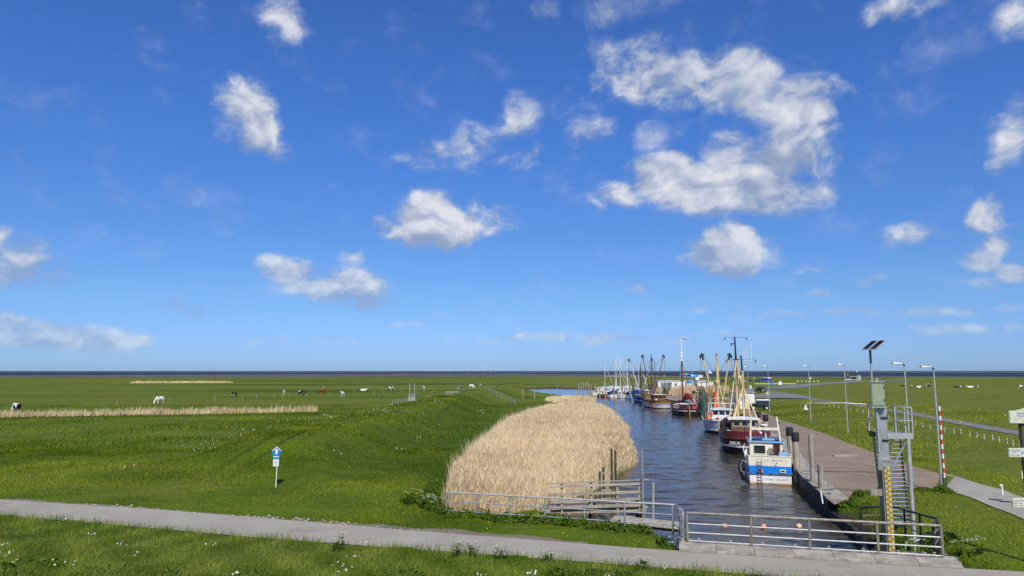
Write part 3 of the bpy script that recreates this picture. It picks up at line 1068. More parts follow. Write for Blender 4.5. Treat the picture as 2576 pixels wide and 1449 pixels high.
# lamp on a side arm
ar = MB().path([(-0.36, 0.05, 5.46), (-1.2, 0.05, 5.50), (-2.62, 0.05, 5.47), (-2.75, 0.05, 5.38)], 0.021, 8).build('lamp_arm', galv, t, True)
MB().lathe([(0.04, 0), (0.05, -0.08), (0.12, -0.17), (0.125, -0.20), (0.04, -0.22)], 12, (-2.75, 0.05, 5.40)).build('lamp_head', galv_l, ar, True)
# solar panels on their pole
MB().tube((-0.22, 0.1, 6.2), (-0.22, 0.1, 7.62), 0.033, n=8).build('panel_pole', galv_l, t, True)
MB().tube((-0.22, 0.1, 7.1), (-0.22, 0.1, 7.68), 0.042, n=8).build('panel_clamp', steel_d, t, True)
sp_m = mat('solar_cells', (0.012, 0.014, 0.03), 0.18, 0, 0.3, 2.0, 0, 0.6)
alu = mat('aluminium', (0.70, 0.70, 0.68), 0.4, 0.4, 0.06, 2.0)
for kx in (-1, 1):
    e1 = Vector((0.36, -0.10, 0.0))
    e2 = Vector((0.60, 0.30, 0.52))
    c0 = Vector((-0.40, 0.0, 7.66)) + e1.normalized() * (kx * 0.138 + 0.10)
    n_ = e1.cross(e2).normalized()
    if n_.z < 0:
        n_ = -n_
    u, v_ = e1.normalized() * 0.125, e2.normalized() * 0.62
    pn = MB().add([c0 - u, c0 + u, c0 + u + v_, c0 - u + v_] + [p - n_ * 0.035 for p in (c0 - u, c0 + u, c0 + u + v_, c0 - u + v_)],
                  [(0, 1, 2, 3), (7, 6, 5, 4), (0, 4, 5, 1), (1, 5, 6, 2), (2, 6, 7, 3), (3, 7, 4, 0)]).build('solar_panel', alu, t)
    u2, m0 = u * 0.84, v_ * 0.04
    for sgn in (1, -1):
        off = n_ * (0.004 if sgn > 0 else -0.039)
        MB().add([c0 - u2 + m0 + off, c0 + u2 + m0 + off, c0 + u2 + v_ * .96 + off, c0 - u2 + v_ * .96 + off], [(0, 1, 2, 3)]).build('solar_cells', sp_m, pn)


def gauge_material():
    m = bpy.data.materials.new('gauge_scale')
    m.use_nodes = True
    g = NT(m.node_tree)
    out = g.n('ShaderNodeOutputMaterial')
    b = g.n('ShaderNodeBsdfPrincipled')
    tc = g.n('ShaderNodeTexCoord')
    s = g.n('ShaderNodeSeparateXYZ')
    g.put(s, 0, tc.outputs['Object'])
    x, z = s.outputs[0], s.outputs[2]
    side = g.math('GREATER_THAN', g.math('FRACT', g.math('MULTIPLY', z, 5.0)), 0.5)
    sx_ = g.math('GREATER_THAN', x, 0.0)
    flip = g.math('ABSOLUTE', g.math('SUBTRACT', side, sx_))
    bars = g.math('GREATER_THAN', g.math('FRACT', g.math('MULTIPLY', z, 25.0)), 0.5)
    inner = g.math('LESS_THAN', g.math('ABSOLUTE', x), 0.10)
    k_ = g.math('MULTIPLY', g.math('MULTIPLY', flip, inner), bars)
    k_ = g.math('MAXIMUM', k_, g.math('MULTIPLY', g.math('MULTIPLY', flip, g.math('LESS_THAN', g.math('ABSOLUTE', x), 0.022)), 1.0))
    g.put(b, 'Base Color', g.mix(k_, (0.66, 0.47, 0.12, 1), (0.05, 0.035, 0.015, 1)))
    g.put(b, 'Roughness', 0.5)
    m.node_tree.links.new(b.outputs[0], out.inputs[0])
    return m


MB().box(-0.10, 0.10, -0.012, 0.012, -2.2, 2.2).build('gauge_scale', gauge_material(), t, loc=(0.10, -0.06, 0.85))

st = thing('gauge_stair', 'steep galvanised stair with railed platform beside the tide gauge', 'stair', (TX, TY, 0))
px0, px1, py0, py1, pz = 0.48, 1.58, 0.6, 1.9, 4.26
MB().box(px0, px1, py0, py1, pz - 0.04, pz).build('platform', galv, st)
MB().box(px0, px1, py0 - 0.03, py0 - 0.003, pz - 0.20, pz + 0.02).build('fascia', galv_l, st)
MB().box(px0 - 0.03, px0 - 0.003, py0, py1, pz - 0.20, pz + 0.02).build('fascia', steel_d, st)
for x, y in ((px0, py0), (px0, py1), (px1, py0), (px1, py1), (px0 + 0.42, py0), (px1 - 0.18, py0 + 0.2)):
    MB().box(x - 0.025, x + 0.025, y - 0.025, y + 0.025, pz, pz + 1.08).build('rail_post', galv_l, st)
for hh in (0.55, 1.08):
    MB().path([(px0, py1, pz + hh), (px0, py0, pz + hh), (px1, py0, pz + hh), (px1, py1, pz + hh)], 0.028, 8).build('rail', galv_l, st, True)
MB().tube((px1 + 0.06, py0 + 0.5, -0.1), (px1 + 0.06, py0 + 0.5, pz - 0.02), 0.085, n=10).build('support_post', galv_l, st, True)
s0, s1 = Vector((0.2, py1, pz)), Vector((1.3, py1 + 1.7, 0.05))
for x in (px0 - 0.05, px1 - 0.02):
    MB().beam(s0 + Vector((x, 0, -0.1)), s1 + Vector((x, 0, 0)), 0.05, 0.22).build('stringer', steel_d if x > 1 else galv, st)
for i in range(1, 23):
    c = s0.lerp(s1, i / 23.0)
    MB().box(px0 - 0.02 + c.x, px1 - 0.05 + c.x, c.y - 0.13, c.y + 0.10, c.z - 0.025, c.z + 0.012).build('tread', galv_l, st)
MB().path([s0 + Vector((px1 - 0.12, 0, 1.0)), s1 + Vector((px1 - 0.12, 0, 0.95)), s1 + Vector((px1 - 0.12, 0.15, 0.0))], 0.028, 8).build('handrail', galv, st, True)
MB().beam((px0 + .1, py0 + .1, pz - 1.6), (px1 - .2, py0 + .1, pz - .22), 0.05, 0.05).build('brace', galv, st)
# old crank arms and slab at its foot
t = thing('sluice_crank', 'pair of small bent pipes on a stone slab at the foot of the gauge', 'pipe', (14.45, 26.35, 0.1))
MB().box(-0.4, 0.9, -0.5, 0.35, -0.15, 0.02).build('slab', conc, t)
for x in (0.0, 0.35):
    MB().path([(x, 0, 0), (x, 0, 0.35), (x + 0.1, 0.02, 0.5), (x + 0.25, 0.05, 0.55), (x + 0.42, 0.08, 0.53)], 0.022, 6).build('bent_pipe', galv_l, t, True)

# ------------------------------------------------------------------ nature reserve sign on the left
sx, sy = gp(692, 1226, 0.0)
t = thing('nature_reserve_sign', 'blue five-sided nature reserve sign with white emblem on a slim pole', 'sign', (sx, sy, gz(sx, sy)))
MB().tube((0.03, 0.03, -0.3), (0.06, 0.03, 1.75), 0.032, n=8).build('pole', white, t, True)
pl = MB().prism([(-.17, 1.62), (.17, 1.62), (.27, 2.12), (.02, 2.36), (-.25, 2.12)], -0.03, -0.015).build('sign_plate', signblue, t)
MB().prism([(-.25, 2.12), (.02, 2.36), (.27, 2.12), (.262, 2.08), (.02, 2.305), (-.243, 2.08)], -0.036, -0.031).build('white_edge', white, pl)
MB().prism([(-.165, 1.735), (.165, 1.735), (.175, 1.785), (-.172, 1.785)], -0.036, -0.031).build('white_band', white, pl)
MB().prism([(.0, 1.87), (.05, 1.92), (.085, 2.02), (.08, 2.13), (.055, 2.2), (.035, 2.195), (.012, 2.215), (-.012, 2.195), (-.035, 2.2), (-.055, 2.13), (-.06, 2.02), (-.035, 1.92)], -0.036, -0.031).build('emblem', white, pl)
ep = MB().prism([(-.17, 1.22), (-.15, 1.20), (.15, 1.20), (.17, 1.22), (.17, 1.59), (.15, 1.605), (-.15, 1.605), (-.17, 1.59)], -0.03, -0.015).build('text_plate', white, t)
for i, w_ in enumerate((.11, .12, .10, .07)):
    MB().box(-w_, w_, -0.034, -0.031, 1.5 - i * 0.06, 1.518 - i * 0.06).build('text_line', greyink, ep)

# ------------------------------------------------------------------ flood mark post at the right edge
t = thing('flood_mark_post', 'tall dark wooden post carrying cream flood mark boards at the right edge', 'signpost', (18.47, 25.5, 0))
MB().tube((0.04, 0, -0.5), (0.0, 0, 4.95), 0.10, 0.095, n=10).build('post', darkwood, t, True)
board_m = mat('cream_board', (0.62, 0.60, 0.50), 0.6, 0, 0.08, 2.5, dirt=(0.45, 0.45, 0.36), dirt_amt=0.4)
green_e = mat('pale_green_edge', (0.55, 0.72, 0.42), 0.6)
top = [(-.65, 4.93), (.65, 4.93), (.65, 5.36), (.4, 5.37), (.24, 5.41), (.05, 5.47), (-.08, 5.46), (-.26, 5.40), (-.42, 5.37), (-.65, 5.36)]
bd = MB().prism([(x + 0.12, z) for x, z in top], -0.20, -0.165).build('title_board', board_m, t)
MB().prism([(x * 1.02 + 0.12, (z - 5.15) * 1.03 + 5.15) for x, z in top], -0.163, -0.150).build('board_edge', green_e, bd)
for s_, z, sz, m_ in (('Siedlung Spieka-Neufeld', 5.25, .09, ink), ('Wasserstände (über) NN', 5.165, .085, ink), ('Sturmfluten', 5.08, .08, ink), ('bei der Deichlinie', 4.985, .07, greyink)):
    text(s_, sz, m_, bd, (0.16, -0.203, z), (R(90), 0, 0), depth=0.002)


def arrow_board(z, x0, x1, lines, face=-1):
    b_ = MB().box(x0, x1, -0.20, -0.17, z, z + 0.30).build('flood_board', board_m, t)
    MB().box(x0 - .012, x1 + .012, -0.168, -0.155, z - .012, z + 0.312).build('board_edge', green_e, b_)
    for s_, zz, sz, m_ in lines:
        text(s_, sz * .72, m_, b_, (x0 + 0.035, -0.203, z + zz * .7), (R(90), 0, 0), depth=0.002, align='LEFT')
    MB().prism([(x1 - .12, z + .12), (x1 - .07, z + .12), (x1 - .07, z + .135), (x1 - .02, z + .145), (x1 - .07, z + .17), (x1 - .12, z + .17)], -0.206, -0.2015).build('arrow', signblue, b_)


arrow_board(3.74, -0.66, -0.105, (('Weihnachtsflut', .30, .085, ink), ('   (1717)', .19, .085, ink), ('4,90 m ü. NN', .06, .08, greyink)))
arrow_board(1.99, -0.68, -0.09, (('Sturmflut 2010', .30, .085, ink), ('03. 01. 1976', .18, .085, ink), ('3,50 m ü. NN', .06, .08, greyink)))
arrow_board(4.20, 0.11, 0.66, (('Sturmflut', .30, .085, ink), ('(1962)', .19, .085, ink)))

t = thing('no_entry_sign', 'round white traffic sign with red ring beside the dark flood mark post', 'sign', (26.15, 36.0, gz(26.15, 36.0)))
MB().tube((0, 0, -0.3), (0, 0, 2.75), 0.035, n=8).build('pole', galv, t, True)
z0 = 2.24 - gz(26.15, 36.0)
MB().tube((0, -0.045, z0), (0, -0.06, z0), 0.30, n=24).build('sign_plate', white, t, True)
MB().torus((0, -0.064, z0), 0.265, 0.035, n=24, m=6).build('red_ring', red, t, True)
MB().box(-0.3, 0.3, -0.06, -0.045, z0 - 0.86, z0 - 0.48).build('text_plate', white, t)

t = thing('marker_post', 'short white marker post with a bent head on the grass by the road', 'marker post', (*gp(2522, 1245, -.1), -.1))
MB().box(-0.035, 0.035, -0.03, 0.03, -0.1, 0.5).build('post', white, t)
MB().box(-0.12, 0.035, -0.035, 0.035, 0.503, 0.58).build('head', white, t)
t = thing('marker_peg', 'small white peg leaning in the grass in front of the quay', 'marker post', (*gp(2020 + 49, 1284 - 32, 0), -.2))
MB().beam((0, 0, -0.1), (-0.08, 0, 0.55), 0.07, 0.06, (0, 1, 0)).build('peg', white, t)

# ------------------------------------------------------------------ mooring piles near the quay
pile('capped_pile', 'thick grey mooring pile with black cap nearest the white and blue boat stern', *gp(2006, 1216, WATER_Z), -3.2, 2.28, 0.235, oldwood, tar, 'black capped mooring piles')
pile('capped_pile', 'thick grey mooring pile with black cap beside the bow of the blue boat', 22.2, 56.3, -3.2, 2.32, 0.25, oldwood, tar, 'black capped mooring piles')
pile('capped_pile', 'black capped mooring pile right of the red stern of the SKUA', 26.2, 72.6, -3.2, 2.3, 0.25, oldwood, tar, 'black capped mooring piles')
pile('capped_pile', 'black capped mooring pile behind the SKUA by the dark green vehicle', 27.2, 77.5, -3.2, 2.35, 0.25, oldwood, tar, 'black capped mooring piles')
pile('capped_pile', 'distant black capped pile beside the sailing barge, the taller left one', 40.6, 156, -3.2, 2.4, 0.3, oldwood, tar, 'black capped mooring piles')
pile('capped_pile', 'distant black capped pile beside the sailing barge, the right one', 39.0, 145, -3.2, 2.35, 0.3, oldwood, tar, 'black capped mooring piles')
pile('bare_pile', 'tall bare wooden post in the water in front of the quay wall', *gp(2047, 1255, WATER_Z), -3.2, 2.65, 0.16, greywood)
pile('bare_pile', 'shorter bare wooden post at the corner of the quay and bank', *gp(2069, 1276, WATER_Z), -3.2, 1.15, 0.175, greywood)
pile('bare_pile', 'slim dark wooden post against the quay wall between the bare posts and the boat', 19.6, 46.4, -3.2, 0.35, 0.09, darkwood)

# floats on the barrier line
for i, (fx, fy, mm, lb) in enumerate(((1823, 1327, orange, 'leftmost pale orange float on the water behind the railing'),
                                      (1921, 1328, mat('faded_orange', (0.80, 0.30, 0.17), 0.6), 'middle salmon pink float on the water behind the railing'),
                                      (2010, 1327, mat('faded_cream', (0.72, 0.52, 0.36), 0.6), 'rightmost cream float lying on its side on the water'))):
    x, y = gp(fx, fy, WATER_Z)
    t = thing('float', lb, 'float', (x, y, WATER_Z), 0.4 * i, 'floats behind the sluice railing')
    mm = mm if i else mat('faded_orange2', (0.74, 0.36, 0.22), 0.6)
    MB().ball((0, 0, 0.06), 0.15, 12, 8, (1.25 if i == 2 else 1.0, 1, 1)).build('body', mm, t, True)
    MB().torus((0, 0, 0.20), 0.035, 0.012).build('eye', steel_d, t, True)

# ------------------------------------------------------------------ street lamps along the quay
def street_lamp(fx, fy, fyt, label, z=None, depth=None):
    x, y = gp(fx, fy, -0.25)
    zz = gz(x, y)
    h = gd(fx, fyt, y).z - zz
    t = thing('street_lamp', label, 'street lamp', (x, y, zz - 0.02), 0, 'slim street lamps along the quay')
    MB().tube((0, 0, -0.2), (0, 0, 1.1), 0.085, n=10).build('base_tube', galv_l, t, True)
    MB().tube((0, 0, 1.09), (0, 0, h - 0.12), 0.068, 0.042, n=10).build('pole', galv_l, t, True)
    MB().path([(0, 0, h - 0.14), (0, 0, h - 0.04), (-0.05, 0, h + 0.02), (-0.16, 0, h + 0.04)], 0.045, 8).build('elbow', steel_d, t, True)
    lm = MB().loft([[Vector((x_, y_ * w_, h + z_)) for y_, z_ in ((-.09, -.01), (-.05, .06), (.05, .06), (.09, -.01), (.06, -.035), (-.06, -.035))] for x_, w_ in ((-0.1, .5), (-0.2, 1), (-0.62, 1.05), (-0.72, .8))])
    lm.v = [(x_, y_, z_ + (-0.1 - x_) * 0.05 + 0.04) for x_, y_, z_ in lm.v]
    hd = lm.build('lamp_head', alu, t, True)
    MB().box(-0.80, -0.722, -0.06, 0.06, h + 0.035, h + 0.10).build('end_cap', steel_d, hd)
    return t


street_lamp(2370, 1232, 925, 'nearest slim street lamp, beside the red and white striped pole')
street_lamp(2294, 1207, 916, 'slim street lamp behind the gauge stair platform')
street_lamp(2133, 1086, 918, 'slim street lamp on the grass left of the tide gauge')
street_lamp(2040, 1058, 921, 'slim street lamp standing on the grass above the quay, third of the row')
street_lamp(1936, 1034, 921, 'slim street lamp at the right end of the dark green vehicle')
street_lamp(1884, 1010, 923, 'faint slim street lamp behind the yellow masts of the SKUA')

t = thing('striped_pole', 'red and white striped pole beside the nearest street lamp', 'pole', (*gp(2378, 1233, -.25), gz(*gp(2378, 1233, -.25))))
n_ = 15
for i in range(n_):
    z0, z1 = 0.65 + i * 0.28, 0.65 + (i + 1) * 0.28
    MB().tube((0, 0, z0 + .001), (0, 0, z1 - .001), 0.06, n=10).build('stripe', white if i % 2 == 0 else red, t, True)
MB().tube((-.07, 0, -0.2), (-.07, 0, 0.9), 0.03, n=6).build('foot', steel_d, t, True)
MB().tube((.07, 0, -0.2), (.07, 0, 0.9), 0.03, n=6).build('foot', steel_d, t, True)

# ------------------------------------------------------------------ things lying on the quay
t = thing('timber_beam', 'pale sawn timber lying on the paved quay', 'timber', (*gp(2125, 1148, QUAY_Z), QUAY_Z), 0.05)
MB().box(-0.95, 1.0, -0.16, 0.16, 0.0, 0.12).build('beam', plankwood, t)
for pts, lb in ((((20.6, 50.5), (23, 50.9), (26.5, 50.6), (29.0, 51.2)), 'thin dark cable stretched across the paved quay'),
                (((18.6, 42.6), (19.6, 43.0), (21.5, 42.8), (24.6, 42.6)), 'dark cable along the near edge of the quay'),
                (((19.0, 43.4), (19.4, 45.2), (19.2, 47.0), (20.2, 48.6), (20.4, 50.4)), 'mooring rope lying along the quay edge')):
    z = QUAY_Z + 0.03
    o = MB().path([(x, y, z if abs(x - ix(QUAY_L, y, 1)) > 1.3 else QUAY_Z + .125) for x, y in pts], 0.022, 5).build('cable', steel_d if 'dark' in lb else rope_m)
    tag(o, lb, 'cable')
for i, (x, y, lb) in enumerate(((18.45, 41.4, 'bent bollard pipe nearest the end of the quay'), (19.5, 46.2, 'second bent mooring hook on the quay edge from the near end'), (20.4, 49.0, 'third bent mooring hook on the quay edge, by the capped pile'))):
    t = thing('mooring_hook', lb, 'mooring hook', (x, y, QUAY_Z + 0.1), 0, 'bent mooring hooks')
    MB().path([(0, 0, -0.05), (0, 0, 0.75), (-0.03, 0, 0.86), (-0.10, 0, 0.9)], 0.035, 8).build('hook', galv, t, True)
    MB().box(-0.1, 0.1, -0.1, 0.1, 0.0, 0.02).build('foot_plate', steel_d, t)

# ------------------------------------------------------------------ boats
class Hull:
    """boat hull, stern at y=0, bow at y=L, water line at z=0"""
    def __init__(s, L, B, zs, stern='round', rake=0.9, fine=0.5, over=0.6, tumble=0.84):
        s.L, s.B, s.zs, s.stern, s.rake, s.fine, s.over, s.tumble = L, B, zs, stern, rake, fine, over, tumble

    def top(s, u):
        a, m, b = s.zs
        return a * (1 - u) ** 2 + m * 2 * u * (1 - u) + b * u * u

    def p(s, u, h, side, out=0.0):
        """u along the length, h: 0 water line .. 1 sheer (negative below water)"""
        if s.stern == 'round':
            w = math.sqrt(max(0, 1 - ((0.2 - u) / 0.2) ** 2)) if u < 0.2 else 1.0
        else:
            w = 0.90 + 0.10 * min(u / 0.3, 1)
        if u > s.fine:
            t = (u - s.fine) / (1 - s.fine)
            w *= max(0.0, 1 - t ** 2.3) ** 0.85
        hh = max(h, 0)
        k = s.tumble + (1 - s.tumble) * hh ** 0.8 if h >= 0 else s.tumble + h * 0.5
        if u > s.fine:
            k = k * (1 - 0.25 * (1 - hh) * (u - s.fine) / (1 - s.fine))
        x = side * max(0, s.B / 2 * w * k + (out if w > 0.02 else 0))
        y = s.L * u + s.rake * hh * max(0, (u - 0.6) / 0.4) ** 2
        if s.stern == 'round':
            y -= s.over * hh * max(0, 1 - u / 0.25)
            y -= out * max(0, 1 - u / 0.1)
        else:
            y -= (out + s.over * hh) * max(0, 1 - u / 0.05)
        if u > 0.97:
            y += out
        return Vector((x, y, s.top(u) * h if h > 0 else h))

    def us(s, n=22):
        if s.stern == 'round':
            return [0.2 * (1 - math.cos(t)) for t in np.linspace(0, math.pi / 2, 7)] + list(np.linspace(0.26, 1.0, n - 7))
        return list(np.linspace(0, 1, n))

    def ring(s, h, out=0.0):
        us = s.us()
        return [s.p(u, h, -1, out) for u in reversed(us)] + [s.p(u, h, 1, out) for u in us[(1 if s.stern == 'round' else 0):]]

    def band(s, name, hs, m, parent, out=0.0, smooth=True):
        return MB().loft([s.ring(h, out) for h in hs], close=False).build(name, m, parent, smooth)

    def solid_band(s, name, h0, h1, m, parent, out=0.06, inn=-0.05):
        a, b, c, d_ = s.ring(h0, out), s.ring(h1, out), s.ring(h1, inn), s.ring(h0, inn)
        mb = MB()
        for p, q in ((a, b), (b, c), (c, d_)):
            mb.loft([p, q], close=False)
        return mb.build(name, m, parent, True)

    def deck(s, h, m, parent, z=None):
        us = s.us()
        l = [s.p(u, h, -1, -0.04) for u in us]
        r_ = [s.p(u, h, 1, -0.04) for u in us]
        n = len(us)
        return MB().add([(v.x, v.y, v.z if z is None else z) for v in l + r_], [(i, i + 1, n + i + 1, n + i) for i in range(n - 1)]).build('deck', m, parent)


deck_m = mat('deck_paint', (0.23, 0.20, 0.16), 0.7, 0, 0.2, 1.2)
deck_w = mat('pale_deck', (0.55, 0.53, 0.47), 0.7, 0, 0.12, 1.2)
mar = mat('maroon_paint', (0.15, 0.020, 0.028), 0.45, 0, 0.15, 1.0, dirt=(0.09, 0.02, 0.02), dirt_amt=0.4)
hullblk = mat('black_hull', (0.022, 0.020, 0.022), 0.45, 0, 0.3, 0.9, dirt=(0.06, 0.05, 0.045), dirt_amt=0.5)
darkbrn = mat('dark_brown_band', (0.055, 0.022, 0.022), 0.45, 0, 0.2, 1.0)
brn = mat('brown_varnish', (0.19, 0.095, 0.05), 0.4, 0, 0.18, 2.0)
brn_l = mat('ochre_varnish', (0.34, 0.19, 0.055), 0.4, 0, 0.2, 2.0)
rust = mat('rust_brown_mast', (0.17, 0.060, 0.030), 0.6, 0, 0.2, 2.0)
blueh = mat('bright_blue_hull', (0.012, 0.22, 0.72), 0.35, 0, 0.06, 0.8)
blued = mat('deep_blue_hull', (0.012, 0.045, 0.33), 0.35, 0, 0.12, 0.8)
slate = mat('slate_blue_strake', (0.08, 0.13, 0.22), 0.5, 0, 0.15, 1.0)
ltblue = mat('light_blue_paint', (0.25, 0.50, 0.78), 0.5, 0, 0.08, 1.5)
tan_m = mat('rusty_boot_top', (0.52, 0.28, 0.12), 0.6, 0, 0.2, 2.0)
silver = mat('silver_grey_hull', (0.56, 0.60, 0.66), 0.4, 0, 0.08, 0.7, dirt=(0.4, 0.4, 0.42), dirt_amt=0.3)
sail_r = mat('red_sailcloth', (0.30, 0.035, 0.02), 0.9, 0, 0.2, 2.5)
rig = mat('rigging_wire', (0.10, 0.11, 0.13), 0.6, 0, 0.1, 2.0)


def net_material():
    m = bpy.data.materials.new('fishing_net')
    m.use_nodes = True
    g = NT(m.node_tree)
    out = g.n('ShaderNodeOutputMaterial')
    b = g.n('ShaderNodeBsdfDiffuse')
    tr = g.n('ShaderNodeBsdfTransparent')
    tc = g.n('ShaderNodeTexCoord')
    n = g.noise(g.vec('MULTIPLY', tc.outputs['Object'], (9, 9, 1.5)), 1.0, 5.0, 0.7)
    g.put(b, 0, g.mix(g.step(n, 0.35, 0.7), (0.015, 0.040, 0.032, 1), (0.085, 0.13, 0.105, 1)))
    ms = g.n('ShaderNodeMixShader')
    g.put(ms, 0, g.step(n, 0.42, 0.60, 0.22, 0.85))
    m.node_tree.links.new(tr.outputs[0], ms.inputs[1])
    m.node_tree.links.new(b.outputs[0], ms.inputs[2])
    m.node_tree.links.new(ms.outputs[0], out.inputs[0])
    return m


net_m = net_material()


def lines(parent, segs, r=0.022, m=None):
    for p, q in segs:
        MB().tube(p, q, r, n=5).build('rigging_line', m or rig, parent)


def windows(parent, rects, y, gm=None, d=0.02, frame=None):
    """panes on a wall that faces -y; rect = x0, x1, z0, z1"""
    for x0, x1, z0, z1 in rects:
        w_ = MB().box(x0, x1, y - d, y - 0.004, z0, z1).build('window', gm or glass, parent)
        if frame:
            f = 0.045
            mb = MB()
            mb.box(x0 - f, x1 + f, y - d - 0.012, y - 0.002, z1, z1 + f)
            mb.box(x0 - f, x1 + f, y - d - 0.012, y - 0.002, z0 - f, z0)
            mb.box(x0 - f, x0, y - d - 0.012, y - 0.002, z0, z1)
            mb.box(x1, x1 + f, y - d - 0.012, y - 0.002, z0, z1)
            mb.build('window_frame', frame, w_)


def house(parent, x0, x1, y0, y1, z0, z1, wall_m, roof_m, name='wheelhouse', over=0.12, slant=0.0):
    w_ = MB().add([(x0, y0, z0), (x1, y0, z0), (x1, y1, z0), (x0, y1, z0), (x0 + slant, y0, z1), (x1 - slant, y0, z1), (x1 - slant, y1 - slant, z1), (x0 + slant, y1 - slant, z1)],
                  [(0, 3, 2, 1), (4, 5, 6, 7), (0, 1, 5, 4), (1, 2, 6, 5), (2, 3, 7, 6), (3, 0, 4, 7)]).build(name, wall_m, parent)
    mx = (x0 + x1) / 2
    MB().loft([[Vector((x, y, z1 + 0.003 + dz)) for x, dz in ((x0 - over, 0), (mx, 0.0), (x1 + over, 0), (x1 + over, .07), (mx, .14), (x0 - over, .07))] for y in (y0 - over, y1 + over)]).build('roof', roof_m, w_)
    return w_


def side_windows(w_, xs_, spans, z0, z1):
    for x, sg in xs_:
        for y0, y1 in spans:
            MB().box(min(x, x + sg * 0.02), max(x, x + sg * 0.02), y0, y1, z0, z1).build('side_window', glass, w_)


def fender(parent, p, m=None, r=0.16, h=0.5):
    MB().lathe([(0.03, 0), (r, 0.06), (r, h - 0.06), (0.03, h)], 10, p).build('fender', m or orange, parent, True)


def lifebuoy(parent, p, axis='y', m=None, r=0.3):
    MB().torus(p, r, 0.07, axis, 16, 7).build('lifebuoy', m or orange, parent, True)


penc = mat('faded_lettering', (0.30, 0.28, 0.26), 0.6)
# ---- white and blue motor boat in the foreground
h = Hull(9.0, 3.28, (2.02, 1.6, 1.75), 'transom', 0.8, 0.45, -0.05, 0.96)
bx_, by_ = gp(1939, 1219, WATER_Z)
t = thing('motor_boat', 'white and bright blue motor boat showing its lettered stern', 'boat', (bx_, by_, WATER_Z), R(-17))
h.band('bottom_paint', [-0.5, -0.02, 0.055], tan_m, t)
h.band('lower_hull', [0.055, 0.2, 0.345], white, t)
h.solid_band('rubbing_strake', 0.345, 0.39, slate, t, 0.07, -0.02)
h.band('blue_band', [0.39, 0.5, 0.645], blueh, t)
h.band('bulwark', [0.645, 0.8, 1.0], cream, t)
h.solid_band('cap_rail', 0.985, 1.015, cream, t, 0.03, -0.10)
h.deck(0.58, deck_w, t)
for x in (-0.72, 0.86):
    f = MB().loft([[Vector((x + sx_ * a_, -0.075 + k_, 0.98 + sz_ * b_)) for sx_, sz_ in ((-1, -.6), (-.8, -1), (.8, -1), (1, -.6), (1, .6), (.8, 1), (-.8, 1), (-1, .6))] for a_, b_, k_ in ((.20, .115, 0.02), (.20, .115, -0.03))]).build('porthole', white, t)
    MB().box(x - .13, x + .13, -0.112, -0.107, 0.92, 1.04).build('pane', glass, f)
for x in (-0.86, -0.60):
    MB().tube((x, -0.16, -0.35), (x + 0.02, -0.16, 1.86), 0.022, n=6).build('ladder_rail', rust, t)
for i in range(9):
    MB().tube((-0.86, -0.16, -0.2 + i * 0.22), (-0.59, -0.16, -0.2 + i * 0.22), 0.018, n=5).build('ladder_rung', rust, t)
MB().tube((0.45, -0.09, 1.52), (0.45, -0.11, 1.52), 0.05, n=10).build('exhaust_outlet', black, t)
MB().tube((0.05, -0.09, 0.82), (0.05, -0.12, 0.82), 0.07, n=10).build('drain_outlet', slate, t)
text('Cat   Summand', 0.19, penc, t, (0.28, 0.036, 1.66), (R(90), 0, 0), shear=0.3, depth=0.002)
text('Spieka   Neufeld', 0.23, penc, t, (0.36, 0.003, 0.30), (R(90), 0, 0), shear=0.3, depth=0.002)
w_ = house(t, -1.28, 1.12, 2.5, 6.2, 0.9, 2.75, cream, slate, over=0.08)
for q0, q1 in (((-1.37, 2.40, 2.80), (1.21, 2.40, 2.80)), ((-1.38, 2.42, 2.80), (-1.38, 6.3, 2.80)), ((1.22, 2.42, 2.80), (1.22, 6.3, 2.80))):
    MB().beam(q0, q1, 0.04, 0.09).build('roof_edge', ltblue, w_)
windows(w_, [(-0.98, -0.16, 1.92, 2.52)], 2.5, frame=cream)
MB().box(0.42, 0.90, 2.47, 2.496, 1.2, 2.68).build('cabin_door', darkbrn, w_)
side_windows(w_, ((-1.28, -1), (1.12, 1)), ((2.8, 3.7), (3.9, 4.8), (5.0, 5.8)), 1.95, 2.5)
MB().box(-1.2, 1.05, 3.0, 5.2, 2.93, 2.96).build('roof_hatch', slate, w_)
MB().box(-.35, .55, 2.7, 3.1, 2.90, 3.02).build('roof_locker', ltblue, w_)
MB().ball((-0.12, 3.4, 3.02), 0.22, 10, 6, (1.4, 1, .5)).build('green_tarp', mat('green_tarp', (0.01, 0.12, 0.08), 0.7), w_, True)
sw = MB().torus((0.28, 2.40, 2.1), 0.26, 0.025, n=18, m=6).build('steering_wheel', brn, t, True)
for a_ in range(4):
    c_, s_ = math.cos(a_ * math.pi / 4) * .30, math.sin(a_ * math.pi / 4) * .30
    MB().tube((0.28 - c_, 2.40, 2.1 - s_), (0.28 + c_, 2.40, 2.1 + s_), 0.015, n=5).build('spoke', brn, sw)
for x, xt in ((-1.20, -1.10), (0.98, 0.78)):
    MB().tube((x, 3.0, 2.8), (xt, 3.0, 4.7), 0.085, 0.07, n=10).build('gantry_post', cream, t, True)
    MB().box(xt + (.08 if xt > 0 else -.22), xt + (.22 if xt > 0 else -.08), 2.95, 3.05, 3.05, 3.2).build('gantry_light', steel_d, t)
    MB().box(xt + (.08 if xt > 0 else -.22), xt + (.22 if xt > 0 else -.08), 2.95, 3.05, 4.15, 4.3).build('gantry_light', steel_d, t)
MB().box(-1.12, 0.85, 2.92, 3.08, 3.66, 3.84).build('gantry_crossbar', cream, t)
MB().tube((-0.02, 3.2, 2.8), (-0.10, 3.2, 3.95), 0.055, 0.04, n=8).build('signal_mast', white, t, True)
MB().lathe([(.05, 0), (.28, .02), (.28, .12), (.05, .14)], 14, (-.15, 3.2, 3.96)).build('radar_dome', white, t, True)
